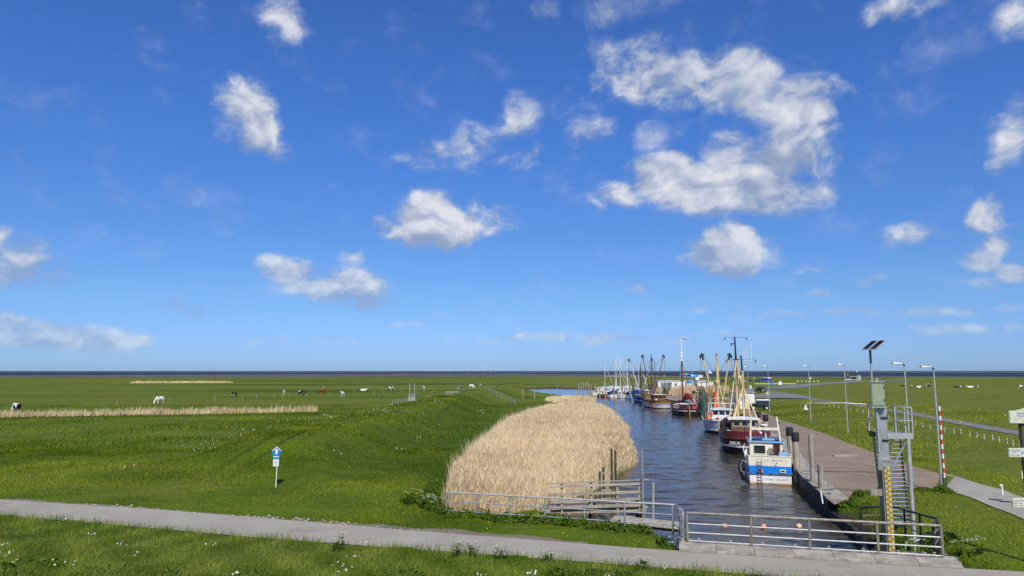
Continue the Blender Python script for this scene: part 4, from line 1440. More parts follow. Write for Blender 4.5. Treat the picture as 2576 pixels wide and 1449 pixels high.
MB().ball((-.42, 3.0, 3.42), 0.1).build('floodlight', white, t, True)
# black inflatable and outboard hung on the port quarter
dg_ = MB().ball((-1.95, 0.55, 1.05), 0.42, 12, 8, (0.6, 1.3, 1.5)).build('black_fender', black, t, True)
MB().ball((-1.85, 0.15, 0.55), 0.3, 10, 7, (0.8, 0.9, 1.2)).build('black_fender', black, t, True)
MB().path([(-1.55, .2, 1.5), (-1.9, .1, 1.65), (-2.05, .1, 1.3), (-2.0, 0.0, 0.85), (-1.8, 0, .8), (-1.75, 0, .4)], 0.03, 6).build('davit', galv_l, t, True)
MB().path([(-1.62, 1.2, 1.7), (-1.75, 1.4, 2.25), (-1.72, 2.4, 2.45), (-1.62, 3.6, 2.5)], 0.035, 6).build('port_railing', white, t, True)
for i in range(4):
    MB().torus((-1.62 + .03 * i, 1.5 + .4 * i, 2.0), 0.2, 0.035, 'x', 12, 5).build('rope_coil', white, t, True)
bl_ = MB().box(0.75, 1.35, 1.2, 1.8, 1.2, 2.15).build('deck_frame', None or ltblue, t)
MB().lathe([(.42, 1.3), (.42, 1.9), (.3, 2.05), (.02, 2.1)], 14, (0.35, 0.9, 0)).build('tarred_drum', black, t, True)
for i in range(5):
    MB().tube((1.5, 0.6 + i * .7, 1.95), (1.55, 0.6 + i * .7, 2.5), 0.02, n=5).build('stanchion', galv_l, t)
MB().path([(1.5, .5, 1.9), (1.55, .7, 2.5), (1.58, 3.5, 2.55)], 0.022, 5).build('starboard_rail', galv_l, t, True)

# ---- the SKUA
h = Hull(17.0, 5.1, (1.55, 1.45, 3.0), 'round', 1.2, 0.5, 0.35, 0.88)
sx, sy = 23.15, 69.2
t = thing('fishing_cutter', 'black hulled cutter with maroon stern lettered SKUA and tall yellow masts', 'boat', (sx, sy, WATER_Z), R(-15))
h.band('bottom_paint', [-0.5, 0.0, 0.46], hullblk, t)
h.solid_band('rubbing_strake', 0.45, 0.57, white, t, 0.10, -0.02)
h.band('upper_hull', [0.56, 0.8, 1.0], darkbrn, t)
h.solid_band('cap_rail', 0.99, 1.03, brn, t, 0.06, -0.12)
h.deck(0.72, deck_m, t)
# raised maroon screen round the stern
scr = MB()
us = [0.2 * (1 - math.cos(a_)) for a_ in np.linspace(0, math.pi / 2, 7)] + [0.26, 0.32]
pts = [h.p(u, 1.0, -1, -0.12) for u in reversed(us)] + [h.p(u, 1.0, 1, -0.12) for u in us[1:]]
scr.loft([[p + Vector((0, 0, 0.02)) for p in pts], [p + Vector((0, 0, 0.72)) for p in pts]], close=False)
scr.loft([[p + Vector((0, 0.05, 0.72)) for p in pts], [p + Vector((0, 0.05, 0.02)) for p in pts]], close=False)
scr.build('stern_screen', mar, t, True)
for a_, xx in ((-0.62, 'S'), (-0.36, 'K'), (-0.10, 'U'), (0.16, 'A')):
    text(xx, 0.42, white, t, (a_ - 1.0, h.p(0.004, 0.72, 1).y + 0.02 + 0.12 * abs(a_ - 1.0), 1.0), (R(90), 0, 0), depth=0.03)
w_ = house(t, -1.35, 1.2, 4.2, 7.2, 1.0, 3.15, brn, white, over=0.3)
windows(w_, [(-1.1, -0.46, 2.5, 2.98), (-0.26, 0.36, 2.5, 2.98), (0.52, 1.06, 2.5, 2.98)], 4.2, frame=cream)
MB().box(-.04, .04, 4.17, 4.197, 1.05, 2.4).build('door_joint', darkbrn, w_)
MB().path([(-.72, 4.15, 1.5), (-.72, 4.12, 1.9), (-.62, 4.14, 1.9)], 0.02, 5).build('door_handle', white, w_)
side_windows(w_, ((-1.35, -1), (1.2, 1)), ((4.6, 5.4), (5.8, 6.7)), 2.5, 2.98)
MB().box(-2.25, -1.38, 4.6, 8.2, 1.3, 2.6).build('dark_awning', mat('dark_awning', (0.035, 0.02, 0.018), 0.8), t)
MB().ball((-1.7, 3.4, 1.75), 0.5, 10, 7, (1.1, .8, .75)).build('covered_gear', white, t, True)
MB().box(-2.1, -1.75, 2.0, 2.4, 1.2, 1.6).build('fish_box', brn_l, t)
# main mast with its legs
MB().tube((-0.3, 10.5, 1.2), (-0.3, 10.5, 9.5), 0.24, 0.20, n=12).build('main_mast', mast_y, t, True)
mt = MB().tube((-0.3, 10.5, 9.45), (-0.35, 10.5, 12.1), 0.12, 0.075, n=10).build('mast_top', black, t, True)
MB().tube((-1.45, 10.5, 12.0), (0.95, 10.5, 12.0), 0.018, n=5).build('aerial_yard', rig, mt)
for x in (-1.45, 0.95):
    MB().box(x - .05, x + .05, 10.45, 10.55, 11.72, 11.98).build('mast_light', black, mt)
MB().box(-.80, -.38, 10.4, 10.6, 11.25, 11.35).build('lamp_bracket', black, mt)
MB().box(-.80, -.66, 10.4, 10.6, 11.05, 11.25).build('mast_light', black, mt)
MB().box(-.62, .02, 10.25, 10.75, 9.45, 9.55).build('crosstree', black, mt)
for x, y in ((-1.6, 7.6), (1.2, 7.6)):
    MB().tube((-0.3, 10.4, 9.2), (x, y, 1.6), 0.07, n=8).build('mast_leg', mast_y, t, True)
# mizzen with tripod
MB().tube((0.2, 7.9, 1.6), (0.2, 7.9, 8.2), 0.16, 0.13, n=10).build('mizzen_mast', mast_y, t, True)
mz = MB().tube((0.2, 7.9, 8.15), (0.1, 7.9, 9.9), 0.10, 0.08, n=8).build('mizzen_top', black, t, True)
MB().tube((-1.4, 7.9, 9.4), (1.6, 7.9, 9.5), 0.022, n=5).build('aerial_yard', rig, mz)
for x, a_ in ((-1.4, 0.0), (1.6, 0.0)):
    MB().box(x - .05, x + .05, 7.85, 7.95, 9.1, 9.4).build('mast_light', black, mz)
for x, hh in ((0.75, 2.2), (0.45, 1.6), (1.2, 2.6)):
    MB().tube((x, 7.9, 9.3), (x, 7.9, 9.3 + hh * .8), 0.03, n=5).build('whip_aerial', white, mz)
for x, y in ((-1.55, 5.2), (1.9, 5.0), (-1.0, 6.0), (1.5, 5.8)):
    MB().tube((0.2, 7.85, 6.4), (x, y, 1.9 if abs(x) > 1.52 else 2.85), 0.06, n=8).build('tripod_leg', mast_y, t, True)
MB().tube((-1.6, 5.1, 2.95), (2.2, 5.1, 2.95), 0.05, n=8).build('gallows_bar', cream, t, True)
MB().tube((1.9, 5.0, 2.9), (2.55, 1.9, 1.2), 0.06, n=8).build('stay_boom', cream, t, True)
lines(t, (((-0.3, 10.5, 9.5), (0, 16.6, 3.2)), ((-0.3, 10.5, 9.5), (-2.2, 9.0, 1.6)), ((0.2, 7.9, 8.2), (0, 0.4, 2.3)), ((0.2, 7.9, 8.0), (-0.3, 10.5, 9.3))))
MB().tube((0.85, -0.75, 0.55), (0.85, -0.72, 1.75), 0.13, n=8).build('rudder_post', cream, t, True)
for i in range(6):
    u = 0.25 + i * 0.1
    MB().tube(h.p(u, 1.02, -1, -.05), h.p(u, 1.02, -1, -.05) + Vector((0, 0, .5)), 0.025, n=5).build('stanchion', galv_l, t)
MB().path([h.p(0.25 + i * 0.1, 1.02, -1, -.05) + Vector((0, 0, .5)) for i in range(6)], 0.025, 5).build('side_rail', cream, t, True)


def cutter(label, loc, rz, L, B, zs, bands, mast_m, boom_m, mast_h, boom_dx, boom_h, wh_m, wh, name='fishing_cutter', roof_m=None, boom_y=0.62, both=True):
    t = thing(name, label, 'boat', (*loc, WATER_Z), rz)
    h = Hull(L, B, zs, 'round', 1.2, 0.5, 0.6, 0.82)
    for nm, h0, h1, m in bands:
        if 'strake' in nm:
            h.solid_band(nm, h0, h1, m, t, 0.07, -0.02)
        else:
            h.band(nm, [h0, (h0 + h1) / 2, h1], m, t)
    h.solid_band('cap_rail', 0.99, 1.03, bands[-1][3], t, 0.05, -0.1)
    h.deck(0.68, deck_m, t)
    x0, x1, y0, y1, z0, z1 = wh
    w_ = house(t, x0, x1, y0, y1, z0, z1, wh_m, roof_m or white, over=0.25)
    n = 3
    ww = (x1 - x0) / n
    windows(w_, [(x0 + ww * i + .1, x0 + ww * (i + 1) - .1, z1 - .65, z1 - .18) for i in range(n)], y0)
    side_windows(w_, ((x0, -1), (x1, 1)), ((y0 + .3, y0 + 1.1), (y0 + 1.4, y0 + 2.2)), z1 - .65, z1 - .18)
    my = L * boom_y
    MB().tube((0, my, 1), (0, my, mast_h), 0.17, 0.10, n=10).build('main_mast', mast_m, t, True)
    MB().box(-.35, .35, my - .1, my + .1, mast_h * .62, mast_h * .62 + .18).build('crosstree', mast_m, t)
    MB().tube((0, my - .1, mast_h - .4), (0, my - .1, mast_h), 0.06, n=6).build('mast_light', steel_d, t)
    for sgn, dx in zip((-1, 1), boom_dx):
        b0, b1 = Vector((sgn * .35, my - .3, 2.4)), Vector((dx, my - 1.2, boom_h))
        bm_ = MB().tube(b0, b1, 0.12, 0.085, n=8).build('boom', boom_m, t, True)
        MB().tube(b0.lerp(b1, 0.9), b1 + (b1 - b0).normalized() * .15, 0.13, n=8).build('boom_end', black, bm_, True)
        MB().ball(b1 + Vector((sgn * .22, 0, -.35)), 0.2, 8, 6, (.7, .7, 1.4)).build('block', black, bm_)
        MB().ball(b1 + Vector((-sgn * .25, 0, -.1)), 0.13, 8, 6).build('block', black, bm_)
        lines(t, ((b1, (0, my, mast_h * .68)), (b1 + Vector((sgn * .2, 0, -.4)), (sgn * (B / 2 - .2), my - 1.5, 2.2))), 0.03)
    # hanging nets, floats and deck gear
    for sgn in (-1, 1):
        xo = sgn * (B / 2 - .1)
        MB().loft([[Vector((xo + r_ * math.cos(a), my - 1.6 + .4 * f + r_ * 1.2 * math.sin(a), 4.4 - f * 3.0)) for a in np.linspace(0, 2 * math.pi, 9)[:-1]] for f, r_ in ((0, .15), (.25, .38), (.6, .5), (1, .3))], caps=False).build('hanging_net', net_m, t, True)
        MB().tube((xo * .95, my - 3.2, 1.2), (xo * .95, my + .4, 1.5), .09, n=6).build('trawl_beam', rust, t)
    for k in range(5):
        MB().ball((-B * .32 + k * .28, y0 - 1.2 - .2 * (k % 2), zs[0] + .15), .16, 7, 5).build('net_float', (orange, white, cream, black, orange)[k], t, True)
    for k in range(3):
        MB().box(-B * .3 + k * .75, -B * .3 + k * .75 + .6, y0 - .75, y0 - .3, 1.15, 1.55).build('fish_box', (brn_l, ltblue, white)[k], t)
    lines(t, (((0, my, mast_h * .85), (-B * .45, my + 2.5, zs[1] + .4)), ((0, my, mast_h * .85), (B * .45, my + 2.5, zs[1] + .4)), ((0, my, mast_h * .6), (-1.1, y0, z1)), ((0, my, mast_h * .6), (1.1, y0, z1)), ((-.9, y1 + .5, 4.4), (-B * .4, .8, zs[0] + .1)), ((.9, y1 + .5, 4.4), (B * .4, .8, zs[0] + .1))), 0.032)
    # mizzen gallows by the wheelhouse
    gy = y1 + .5
    for sgn in (-1, 1):
        MB().tube((sgn * 1.1, gy - 1.0, 1.2), (0, gy, 6.2), 0.065, n=7).build('gallows_leg', mast_m, t, True)
    MB().tube((0, gy, 5.9), (0, gy, mast_h * .86), 0.09, 0.06, n=8).build('mizzen_mast', mast_m, t, True)
    MB().tube((-.9, gy, 4.4), (.9, gy, 4.4), 0.06, n=6).build('gallows_bar', mast_m, t)
    lines(t, (((0, my, mast_h - .6), (0, L + .8, zs[2] + .2)), ((0, my, mast_h - .6), (0, gy, mast_h * .8)), ((0, gy, 6), (0, .6, zs[0] + .6))), 0.03)
    return t, h


# ---- cutter with the green net
t, h = cutter('silver grey cutter with orange life buoy, yellow booms and hanging green net', (27.45, 91.2), R(-13), 16, 4.9, (1.75, 1.55, 3.0),
              (('bottom_paint', -0.5, 0.24, hullblk), ('white_strake', 0.24, 0.32, white), ('upper_hull', 0.32, 1.0, silver)), mast_y, mast_y, 10.7, (-2.1, 1.75), 10.6,
              white, (-1.2, 1.3, 3.2, 6.4, 1.1, 3.0))
lifebuoy(t, (-1.55, 3.05, 2.35), 'y', orange, 0.34)
MB().ball((-1.75, 3.2, 1.95), 0.42, 10, 7, (.9, .7, 1.1)).build('orange_raft', orange, t, True)
MB().tube((-0.5, 9.2, 2.4), (-0.45, 9.2, 5.2), 0.42, 0.30, n=12).build('red_net_roll', mat('red_net', (0.62, 0.10, 0.06), 0.8), t, True)
MB().box(-1.7, 1.7, 2.9, 3.0, 3.85, 3.95).build('awning_bar', cream, t)
for x in (-1.7, 1.7):
    MB().tube((x, 2.95, 1.4), (x, 2.95, 3.9), 0.045, n=6).build('awning_post', cream, t)
net = []
for i in range(9):
    f = i / 8
    zc = 6.0 - f * 4.6
    xc = -2.35 + 0.35 * math.sin(f * 2.5) - 0.2 * f
    rr = 0.25 + 0.75 * math.sin(math.pi * min(1, f * 0.85 + .06))
    net.append([Vector((xc + rr * (0.6 + .25 * math.sin(5 * a + i)) * math.cos(a), 8.0 - f * 1.5 + rr * .9 * math.sin(a), zc)) for a in np.linspace(0, 2 * math.pi, 15)[:-1]])
MB().loft(net, caps=False).build('net', net_m, t, True)
for i in range(13):
    MB().ball((-3.0 + 0.12 * math.sin(i), 7.8 - i * .1, 6.2 - i * .36), 0.14, 8, 6).build('net_float', black, t, True)
MB().tube((-2.9, 7.9, 6.5), (-1.2, 8.6, 6.6), 0.06, n=6).build('beam_trawl', rust, t)
MB().ball((-2.9, 7.7, 7.0), 0.32, 10, 7).build('white_float', white, t, True)

# ---- sailing barge
bx_, by_ = 32.2, 127.5
t = thing('sailing_barge', 'dark red sailing barge with tall brown mast, furled red sail and wooden rudder', 'boat', (bx_, by_, WATER_Z), R(-8))
h = Hull(17, 4.7, (1.35, 1.2, 2.2), 'round', 0.6, 0.6, 0.1, 0.88)
h.band('bottom_paint', [-.5, 0.2, 0.66], hullblk, t)
h.solid_band('white_strake', 0.66, 0.74, white, t, 0.07, -0.02)
h.band('bulwark', [0.74, 0.88, 1.0], darkbrn, t)
h.deck(0.7, deck_m, t)
MB().prism([(-.10, -1.0), (.10, -1.0), (.10, 2.2), (-.10, 2.2)], -0.75, -0.03).build('rudder', brn_l, t)
MB().beam((0, -.35, 2.15), (0.2, 1.8, 2.0), 0.12, 0.1).build('tiller', brn_l, t)
w_ = house(t, -1.1, 1.1, 3.4, 6.6, 0.9, 2.0, mar, white, 'cabin', over=.1)
windows(w_, [(-.8, -.1, 1.3, 1.8)], 3.4)
for sgn in (-1, 1):
    MB().prism([(-.06, 0), (.06, 0), (.06, 2.0), (-.06, 2.0)], 5.0, 7.2).build('leeboard', mar, t, loc=(sgn * 2.45, 0, 0.1))
MB().tube((-.1, 9.5, 1), (-.1, 9.5, 10.2), 0.19, 0.15, n=10).build('main_mast', rust, t, True)
MB().tube((-.1, 9.5, 10.15), (-.12, 9.5, 14.6), 0.13, 0.06, n=10).build('mast_top', white, t, True)
for z in (10.2, 11.0, 11.7):
    MB().box(-.42, .22, 9.4, 9.6, z, z + .14).build('mast_band', white, t)
MB().prism([(-.1, 14.45), (.5, 14.6), (1.0, 14.42), (1.5, 14.38), (1.0, 14.28), (.4, 14.35)], 9.48, 9.52).build('pennant', red, t)
MB().beam((-.1, 9.2, 2.4), (.9, 1.5, 2.9), 0.14, 0.14).build('boom', white, t)
MB().path([(-.1, 9.2, 2.4), (.25, 7.6, 3.0), (.4, 5.6, 3.5), (.75, 3.6, 3.3), (.9, 2.0, 2.7)], [.3, .5, .55, .45, .2], 9).build('furled_sail', sail_r, t, True)
MB().prism([(1.25, 1.1), (1.75, 1.0), (1.6, 1.9), (1.4, 2.6)], 1.2, 1.5).build('red_flag', red, t)
lines(t, (((-.1, 9.5, 10.2), (-2.2, 8.6, 1.4)), ((-.1, 9.5, 10.2), (2.1, 8.6, 1.4)), ((-.1, 9.5, 10.2), (0, 17.4, 2.3)), ((-.1, 9.5, 10.2), (.9, 1.5, 2.9))), 0.03)

# ---- two cutters further on
t, h = cutter('white cutter with ochre bulwark and rust brown masts', (33.2, 152.5), R(5), 15, 5.2, (1.75, 1.5, 2.9),
              (('bottom_paint', -.5, 0.10, hullblk), ('lower_hull', 0.10, 0.56, white), ('white_strake', 0.56, 0.62, white), ('bulwark', 0.62, 1.0, brn_l)), rust, rust, 12.0, (-2.4, 2.6), 11.8,
              brn, (-1.2, 1.2, 3.0, 6.0, 1.0, 2.9), roof_m=cream)
fender(t, (-2.0, 1.2, 0.2), orange, 0.26, 0.7)
fender(t, (-2.6, 3.4, 0.7), orange, 0.22, 0.6)
net = [[Vector((3.0 + r_ * math.cos(a), 8 + r_ * math.sin(a), 5.6 - f * 3)) for a in np.linspace(0, 2 * math.pi, 11)[:-1]] for f, r_ in ((0, 1.4), (.3, 1.3), (.6, .8), (1, .25))]
MB().loft(net, caps=False).build('net', net_m, t, True)
t, h = cutter('deep blue cutter with white wheelhouse, white booms and lettering on its bow', (34.9, 179.0), R(3), 13, 5.0, (1.7, 1.5, 2.9),
              (('bottom_paint', -.5, 0.30, blued), ('white_strake', 0.30, 0.40, white), ('bulwark', 0.40, 1.0, blued)), steel_d, white, 10.2, (-3.4, 2.9), 11.4,
              white, (-.9, 1.4, 2.6, 5.6, 1.0, 3.1))
lifebuoy(t, (0.9, 2.55, 2.0), 'y', orange, 0.35)
text('WCY', 0.75, white, t, (1.15, -0.32, 1.02), (R(90), 0, R(28)), depth=0.12)
net = [[Vector((2.6 + r_ * math.cos(a), 7 + r_ * math.sin(a), 4.6 - f * 3)) for a in np.linspace(0, 2 * math.pi, 11)[:-1]] for f, r_ in ((0, .9), (.3, 1.1), (.6, .8), (1, .5))]
MB().loft(net, caps=False).build('dark_net', net_m, t, True)
fender(t, (1.6, -.4, .1), orange, 0.3, 0.8)

# ---- small craft in the marina basin
tarp_b = mat('blue_tarp', (0.03, 0.20, 0.48), 0.6, 0, 0.2, 2.0, 0.3)
navy = mat('navy_canopy', (0.02, 0.035, 0.09), 0.7, 0, 0.2, 2.0)


def marina_boat(label, fx, fy, rz, L, B, hull_m, kind, mast=None, top_m=None, lean=None):
    x, y = gp(fx, fy, WATER_Z)
    L, B = L * 1.15, B * 1.15
    t = thing('sailing_yacht' if mast else 'cabin_cruiser', label, 'boat', (x, y, WATER_Z), rz, 'small craft in the marina')
    h = Hull(L, B, (1.1, 1.0, 1.55), 'transom', .8, .4, -0.1, .9)
    h.band('bottom_paint', [-.4, 0, .12], hullblk, t)
    h.band('hull', [.12, .5, 1.0], hull_m, t)
    h.solid_band('gunwale', .98, 1.05, cream, t, .05, -.1)
    h.deck(.95, deck_w, t)
    w_ = house(t, -B * .3, B * .3, L * .3, L * .66, .7, 1.75 if kind != 'cruiser' else 2.25, cream if kind == 'cruiser' else white, white, 'cabin', .04, .12)
    windows(w_, [(-B * .22, B * .22, 1.3, 1.65)], L * .3)
    side_windows(w_, ((-B * .3 + .03, -1), (B * .3 - .03, 1)), ((L * .36, L * .46), (L * .5, L * .6)), 1.25, 1.6)
    if kind == 'tarp':
        MB().loft([[Vector((x_ * B * .46, L * yy, .85 + zz * 1.35)) for x_, zz in ((-1, 0), (-.7, .6), (0, 1), (.7, .6), (1, 0))] for yy in (.02, .2, .45, .62)], close=False).build('tarpaulin', tarp_b, t)
    if kind == 'canopy':
        MB().loft([[Vector((x_ * B * .4, L * yy, .95 + zz * zt)) for x_, zz in ((-1, 0), (-.8, .7), (0, 1), (.8, .7), (1, 0))] for yy, zt in ((.02, .9), (.12, 1.3), (.32, 1.35))], close=False).build('spray_hood', top_m or navy, t)
    if mast:
        MB().tube((0, L * .55, 1), (0, L * .55, mast), 0.11, 0.07, n=8).build('mast', white, t, True)
        MB().tube((0, L * .55, mast - .05), (0, L * .55, mast + .9), 0.02, n=5).build('aerial', white, t)
        MB().tube((0, L * .53, 2.3), (0, L * .06, 2.2), 0.09, n=7).build('boom', white, t, True)
        MB().tube((0, L * .58, mast * .93), (0, L + .2, 1.4), 0.075, n=7).build('furled_foresail', white, t, True)
        lines(t, (((0, L * .55, mast), (0, 0, 1)), ((0, L * .55, mast * .7), (B * .45, L * .52, 1)), ((0, L * .55, mast * .7), (-B * .45, L * .52, 1))), 0.02)
        MB().tube((-.7, L * .55, mast * .62), (.7, L * .55, mast * .62), 0.03, n=5).build('spreader', white, t)
    return t


marina_boat('small cream motor boat behind the leftmost pair of marina posts', 1487, 996, R(-66), 6.2, 2.4, cream, 'cruiser')
marina_boat('little boat with a dark red hull squeezed between two marina posts', 1505, 1000, R(-78), 4.6, 2.0, mar, 'open')
marina_boat('white cabin boat with navy spray hood in the front row of the marina', 1531, 1001, R(-74), 7.2, 2.6, white, 'canopy')
marina_boat('white motor boat with wheelhouse left of the blue covered boat', 1556, 1002, R(-72), 6.2, 2.4, white, 'cruiser')
marina_boat('boat under a bright blue tarpaulin at the right end of the marina', 1578, 1003, R(-68), 7.0, 2.6, ltblue, 'tarp')
marina_boat('leftmost yacht with the shorter white mast in the marina', 1492, 990, R(-62), 8.5, 2.7, white, 'sail', 10.4)
marina_boat('yacht with the tallest white mast in the left marina group', 1511, 991, R(-80), 9.5, 2.9, white, 'sail', 13.9)
marina_boat('yacht with blue spray hood and thick white mast behind the cream boat', 1514, 987, R(-75), 9.0, 2.8, white, 'canopy', 12.6, tarp_b)
marina_boat('yacht with radar on its tall mast in the middle of the marina', 1526, 988, R(-64), 10, 3.0, white, 'sail', 14.2)
marina_boat('yacht whose mast is dark in its lower half, third from the right', 1545, 989, R(-66), 9.5, 2.9, white, 'sail', 13.8)
marina_boat('rightmost yacht with grey mast beside the curved harbour lamps', 1578, 991, R(-58), 9, 2.8, white, 'sail', 11.0)
marina_boat('cream cabin cruiser moored in the second row of the marina', 1552, 986, R(-70), 8, 2.8, cream, 'cruiser')

posts = [(1456, 1001, 964), (1462, 1003, 964), (1468, 1000, 961), (1474, 1003, 961), (1481, 1000, 964), (1487, 1008, 967), (1509, 1010, 970), (1523, 1011, 970), (1545, 1010, 969), (1566, 1011, 970), (1586, 1010, 967), (1607, 1005, 960),
         (1497, 985, 962), (1518, 985, 960), (1530, 984, 962), (1542, 985, 961), (1554, 986, 961), (1563, 990, 964), (1568, 984, 961), (1572, 994, 967), (1579, 986, 962), (1584, 994, 966), (1592, 990, 969), (1597, 992, 961), (1603, 994, 970), (1619, 985, 962), (1625, 985, 963), (1478, 975, 955)]
for i, (fx, fy, ft) in enumerate(posts):
    x, y = gp(fx, fy, WATER_Z)
    lb = {0: 'leftmost wooden mooring post of the marina, standing in open water', 5: 'thick wooden post left of the small cream motor boat', 6: 'thick wooden post between the cream boat and the red hull',
          7: 'thick wooden post between the red hull and the white cabin boat', 8: 'thick wooden post in front of the white cabin boat with navy hood', 9: 'thick wooden post left of the blue covered boat',
          10: 'thick wooden post in front of the blue covered boat', 11: 'tall wooden post between the blue covered boat and the deep blue cutter'}.get(i, 'slim wooden mooring post among the boats of the marina')
    pile('mooring_post', lb, x, y, -3.0, gd(fx, ft, y).z, 0.17 if i < 12 else 0.13, greywood, None, 'wooden mooring posts in the marina')

# ------------------------------------------------------------------ animals: build three cow poses, then copy
def cow_mesh(name, pose):
    mb = MB()

    def rings(spec, n=10):
        out = []
        for (x, y, z, rx, rz_, tilt) in spec:
            ring = []
            for k in range(n):
                a = 2 * math.pi * k / n
                u, w = rx * math.cos(a), rz_ * math.sin(a)
                ring.append(Vector((x + u, y + w * math.sin(tilt), z + w * math.cos(tilt))))
            out.append(ring)
        mb.loft(out)
    dz = -0.72 if pose == 'lying' else 0.0
    # trunk: deep chest in front (+y), narrower flank, square rump
    rings([(0, -0.92, 1.12 + dz, .10, .12, 0), (0, -0.86, 1.08 + dz, .24, .26, 0), (0, -0.62, 1.05 + dz, .30, .34, 0), (0, -0.2, 0.98 + dz, .36, .40, 0),
           (0, 0.25, 0.96 + dz, .36, .42, 0), (0, 0.6, 1.0 + dz, .30, .40, 0), (0, 0.82, 1.06 + dz, .18, .26, 0), (0, 0.9, 1.08 + dz, .08, .12, 0)])
    if pose == 'grazing':
        neck = [(0, 0.7, 1.12, .16, .24, .5), (0, 1.0, 0.88, .13, .19, .9), (0, 1.2, 0.58, .11, .15, 1.1), (0, 1.28, 0.42, .10, .13, 1.2)]
        head = [(0, 1.24, 0.44, .10, .12, 1.2), (0, 1.32, 0.32, .115, .13, 1.0), (0, 1.42, 0.16, .085, .09, 1.0), (0, 1.47, 0.06, .075, .075, 1.0)]
        ear, ez = 1.26, 0.46
    else:
        neck = [(0, 0.7, 1.12 + dz, .16, .24, .2), (0, 0.98, 1.30 + dz, .12, .18, -.4), (0, 1.12, 1.42 + dz, .10, .14, -.5)]
        head = [(0, 1.08, 1.48 + dz, .10, .12, .2), (0, 1.22, 1.46 + dz, .115, .13, .3), (0, 1.42, 1.36 + dz, .085, .09, .3), (0, 1.52, 1.31 + dz, .075, .075, .3)]
        ear, ez = 1.13, 1.50 + dz
    rings(neck)
    rings(head)
    for s in (-1, 1):
        mb.loft([[Vector((s * (.09 + .0), ear, ez + .03)), Vector((s * .09, ear + .03, ez)), Vector((s * .09, ear - .03, ez))], [Vector((s * .2, ear, ez + .03)), Vector((s * .2, ear + .05, ez)), Vector((s * .2, ear - .05, ez))], [Vector((s * .26, ear, ez + .01))] * 3])
    if pose != 'lying':
        for s in (-1, 1):
            # fore leg, then hind leg with knee and hock
            for pts in ([(s * .2, .58, .85, .12), (s * .19, .60, .55, .075), (s * .18, .60, .42, .07), (s * .18, .58, .12, .05), (s * .18, .60, 0, .065)],
                        [(s * .22, -.66, .95, .2), (s * .21, -.55, .66, .13), (s * .20, -.80, .42, .07), (s * .19, -.76, .14, .05), (s * .19, -.72, 0, .065)]):
                mb.path([p[:3] for p in pts], [p[3] for p in pts], 8)
        mb.path([(0, -.42, .66), (0, -.5, .6), (0, -.5, .48)], [.16, .17, .08], 8)
    else:
        for s in (-1, 1):
            mb.path([(s * .25, .55, .22), (s * .34, .85, .10), (s * .25, .55, .06)], [.12, .08, .05], 7)
            mb.path([(s * .28, -.6, .26), (s * .44, -.25, .12), (s * .42, -.7, .07)], [.18, .11, .05], 7)
    mb.path([(0, -.9, 1.2 + dz), (0, -1.0, 1.05 + dz), (0, -1.0, max(.1, .55 + dz)), (.02, -1.0, max(.06, .42 + dz))], [.04, .03, .025, .05], 6)
    me0 = bpy.data.meshes.new(name)
    me0.from_pydata(mb.v, [], mb.f)
    tmp = bpy.data.objects.new(name, me0)
    col.objects.link(tmp)
    md = tmp.modifiers.new('fuse', 'REMESH')
    md.mode = 'VOXEL'
    md.voxel_size = 0.045
    dg = bpy.context.evaluated_depsgraph_get()
    me = bpy.data.meshes.new_from_object(tmp.evaluated_get(dg))
    bpy.data.objects.remove(tmp)
    me.polygons.foreach_set('use_smooth', [True] * len(me.polygons))
    return me


def hide_material(name, c0, c1, thr):
    m = bpy.data.materials.new(name)
    m.use_nodes = True
    g = NT(m.node_tree)
    out = g.n('ShaderNodeOutputMaterial')
    b = g.n('ShaderNodeBsdfPrincipled')
    tc = g.n('ShaderNodeTexCoord')
    oi = g.n('ShaderNodeObjectInfo')
    v = g.vec('ADD', tc.outputs['Object'], g.math('MULTIPLY', oi.outputs['Random'], 53.0))
    n = g.noise(v, 1.35, 2.0, 0.45)
    g.put(b, 'Base Color', g.mix(g.step(n, thr - .015, thr + .015), tuple(c0) + (1,), tuple(c1) + (1,)))
    g.put(b, 'Roughness', 0.8)
    g.put(b, 'Specular IOR Level', 0.15)
    m.node_tree.links.new(b.outputs[0], out.inputs[0])
    return m


HIDE = {'pied': hide_material('pied_hide', (0.012, 0.011, 0.011), (0.72, 0.69, 0.62), 0.50),
        'white': hide_material('pale_hide', (0.05, 0.045, 0.04), (0.80, 0.76, 0.66), 0.34),
        'black': hide_material('black_hide', (0.014, 0.012, 0.011), (0.70, 0.66, 0.6), 0.62),
        'brown': hide_material('brown_hide', (0.13, 0.035, 0.012), (0.16, 0.05, 0.02), 0.5)}
COW = {p: cow_mesh('cow_' + p, p) for p in ('grazing', 'standing', 'lying')}
COW_MESH = {}


def cow(fx, fy, pose, hide, rz, label, right=False):
    key = (pose, hide)
    if key not in COW_MESH:
        me = COW[pose].copy()
        me.materials.clear()
        me.materials.append(HIDE[hide])
        COW_MESH[key] = me
    x, y = gp(fx, fy, -0.55)
    o = bpy.data.objects.new('cow', COW_MESH[key])
    col.objects.link(o)
    o.location = (x, y, gz(x, y) - 0.02)
    o.rotation_euler = (0, 0, R(rz))
    sc = 1.12 * random.uniform(.95, 1.06)
    o.scale = (sc, sc, sc)
    tag(o, label, 'cow', 'cows grazing on the right marsh' if right else 'cows grazing on the left marsh')


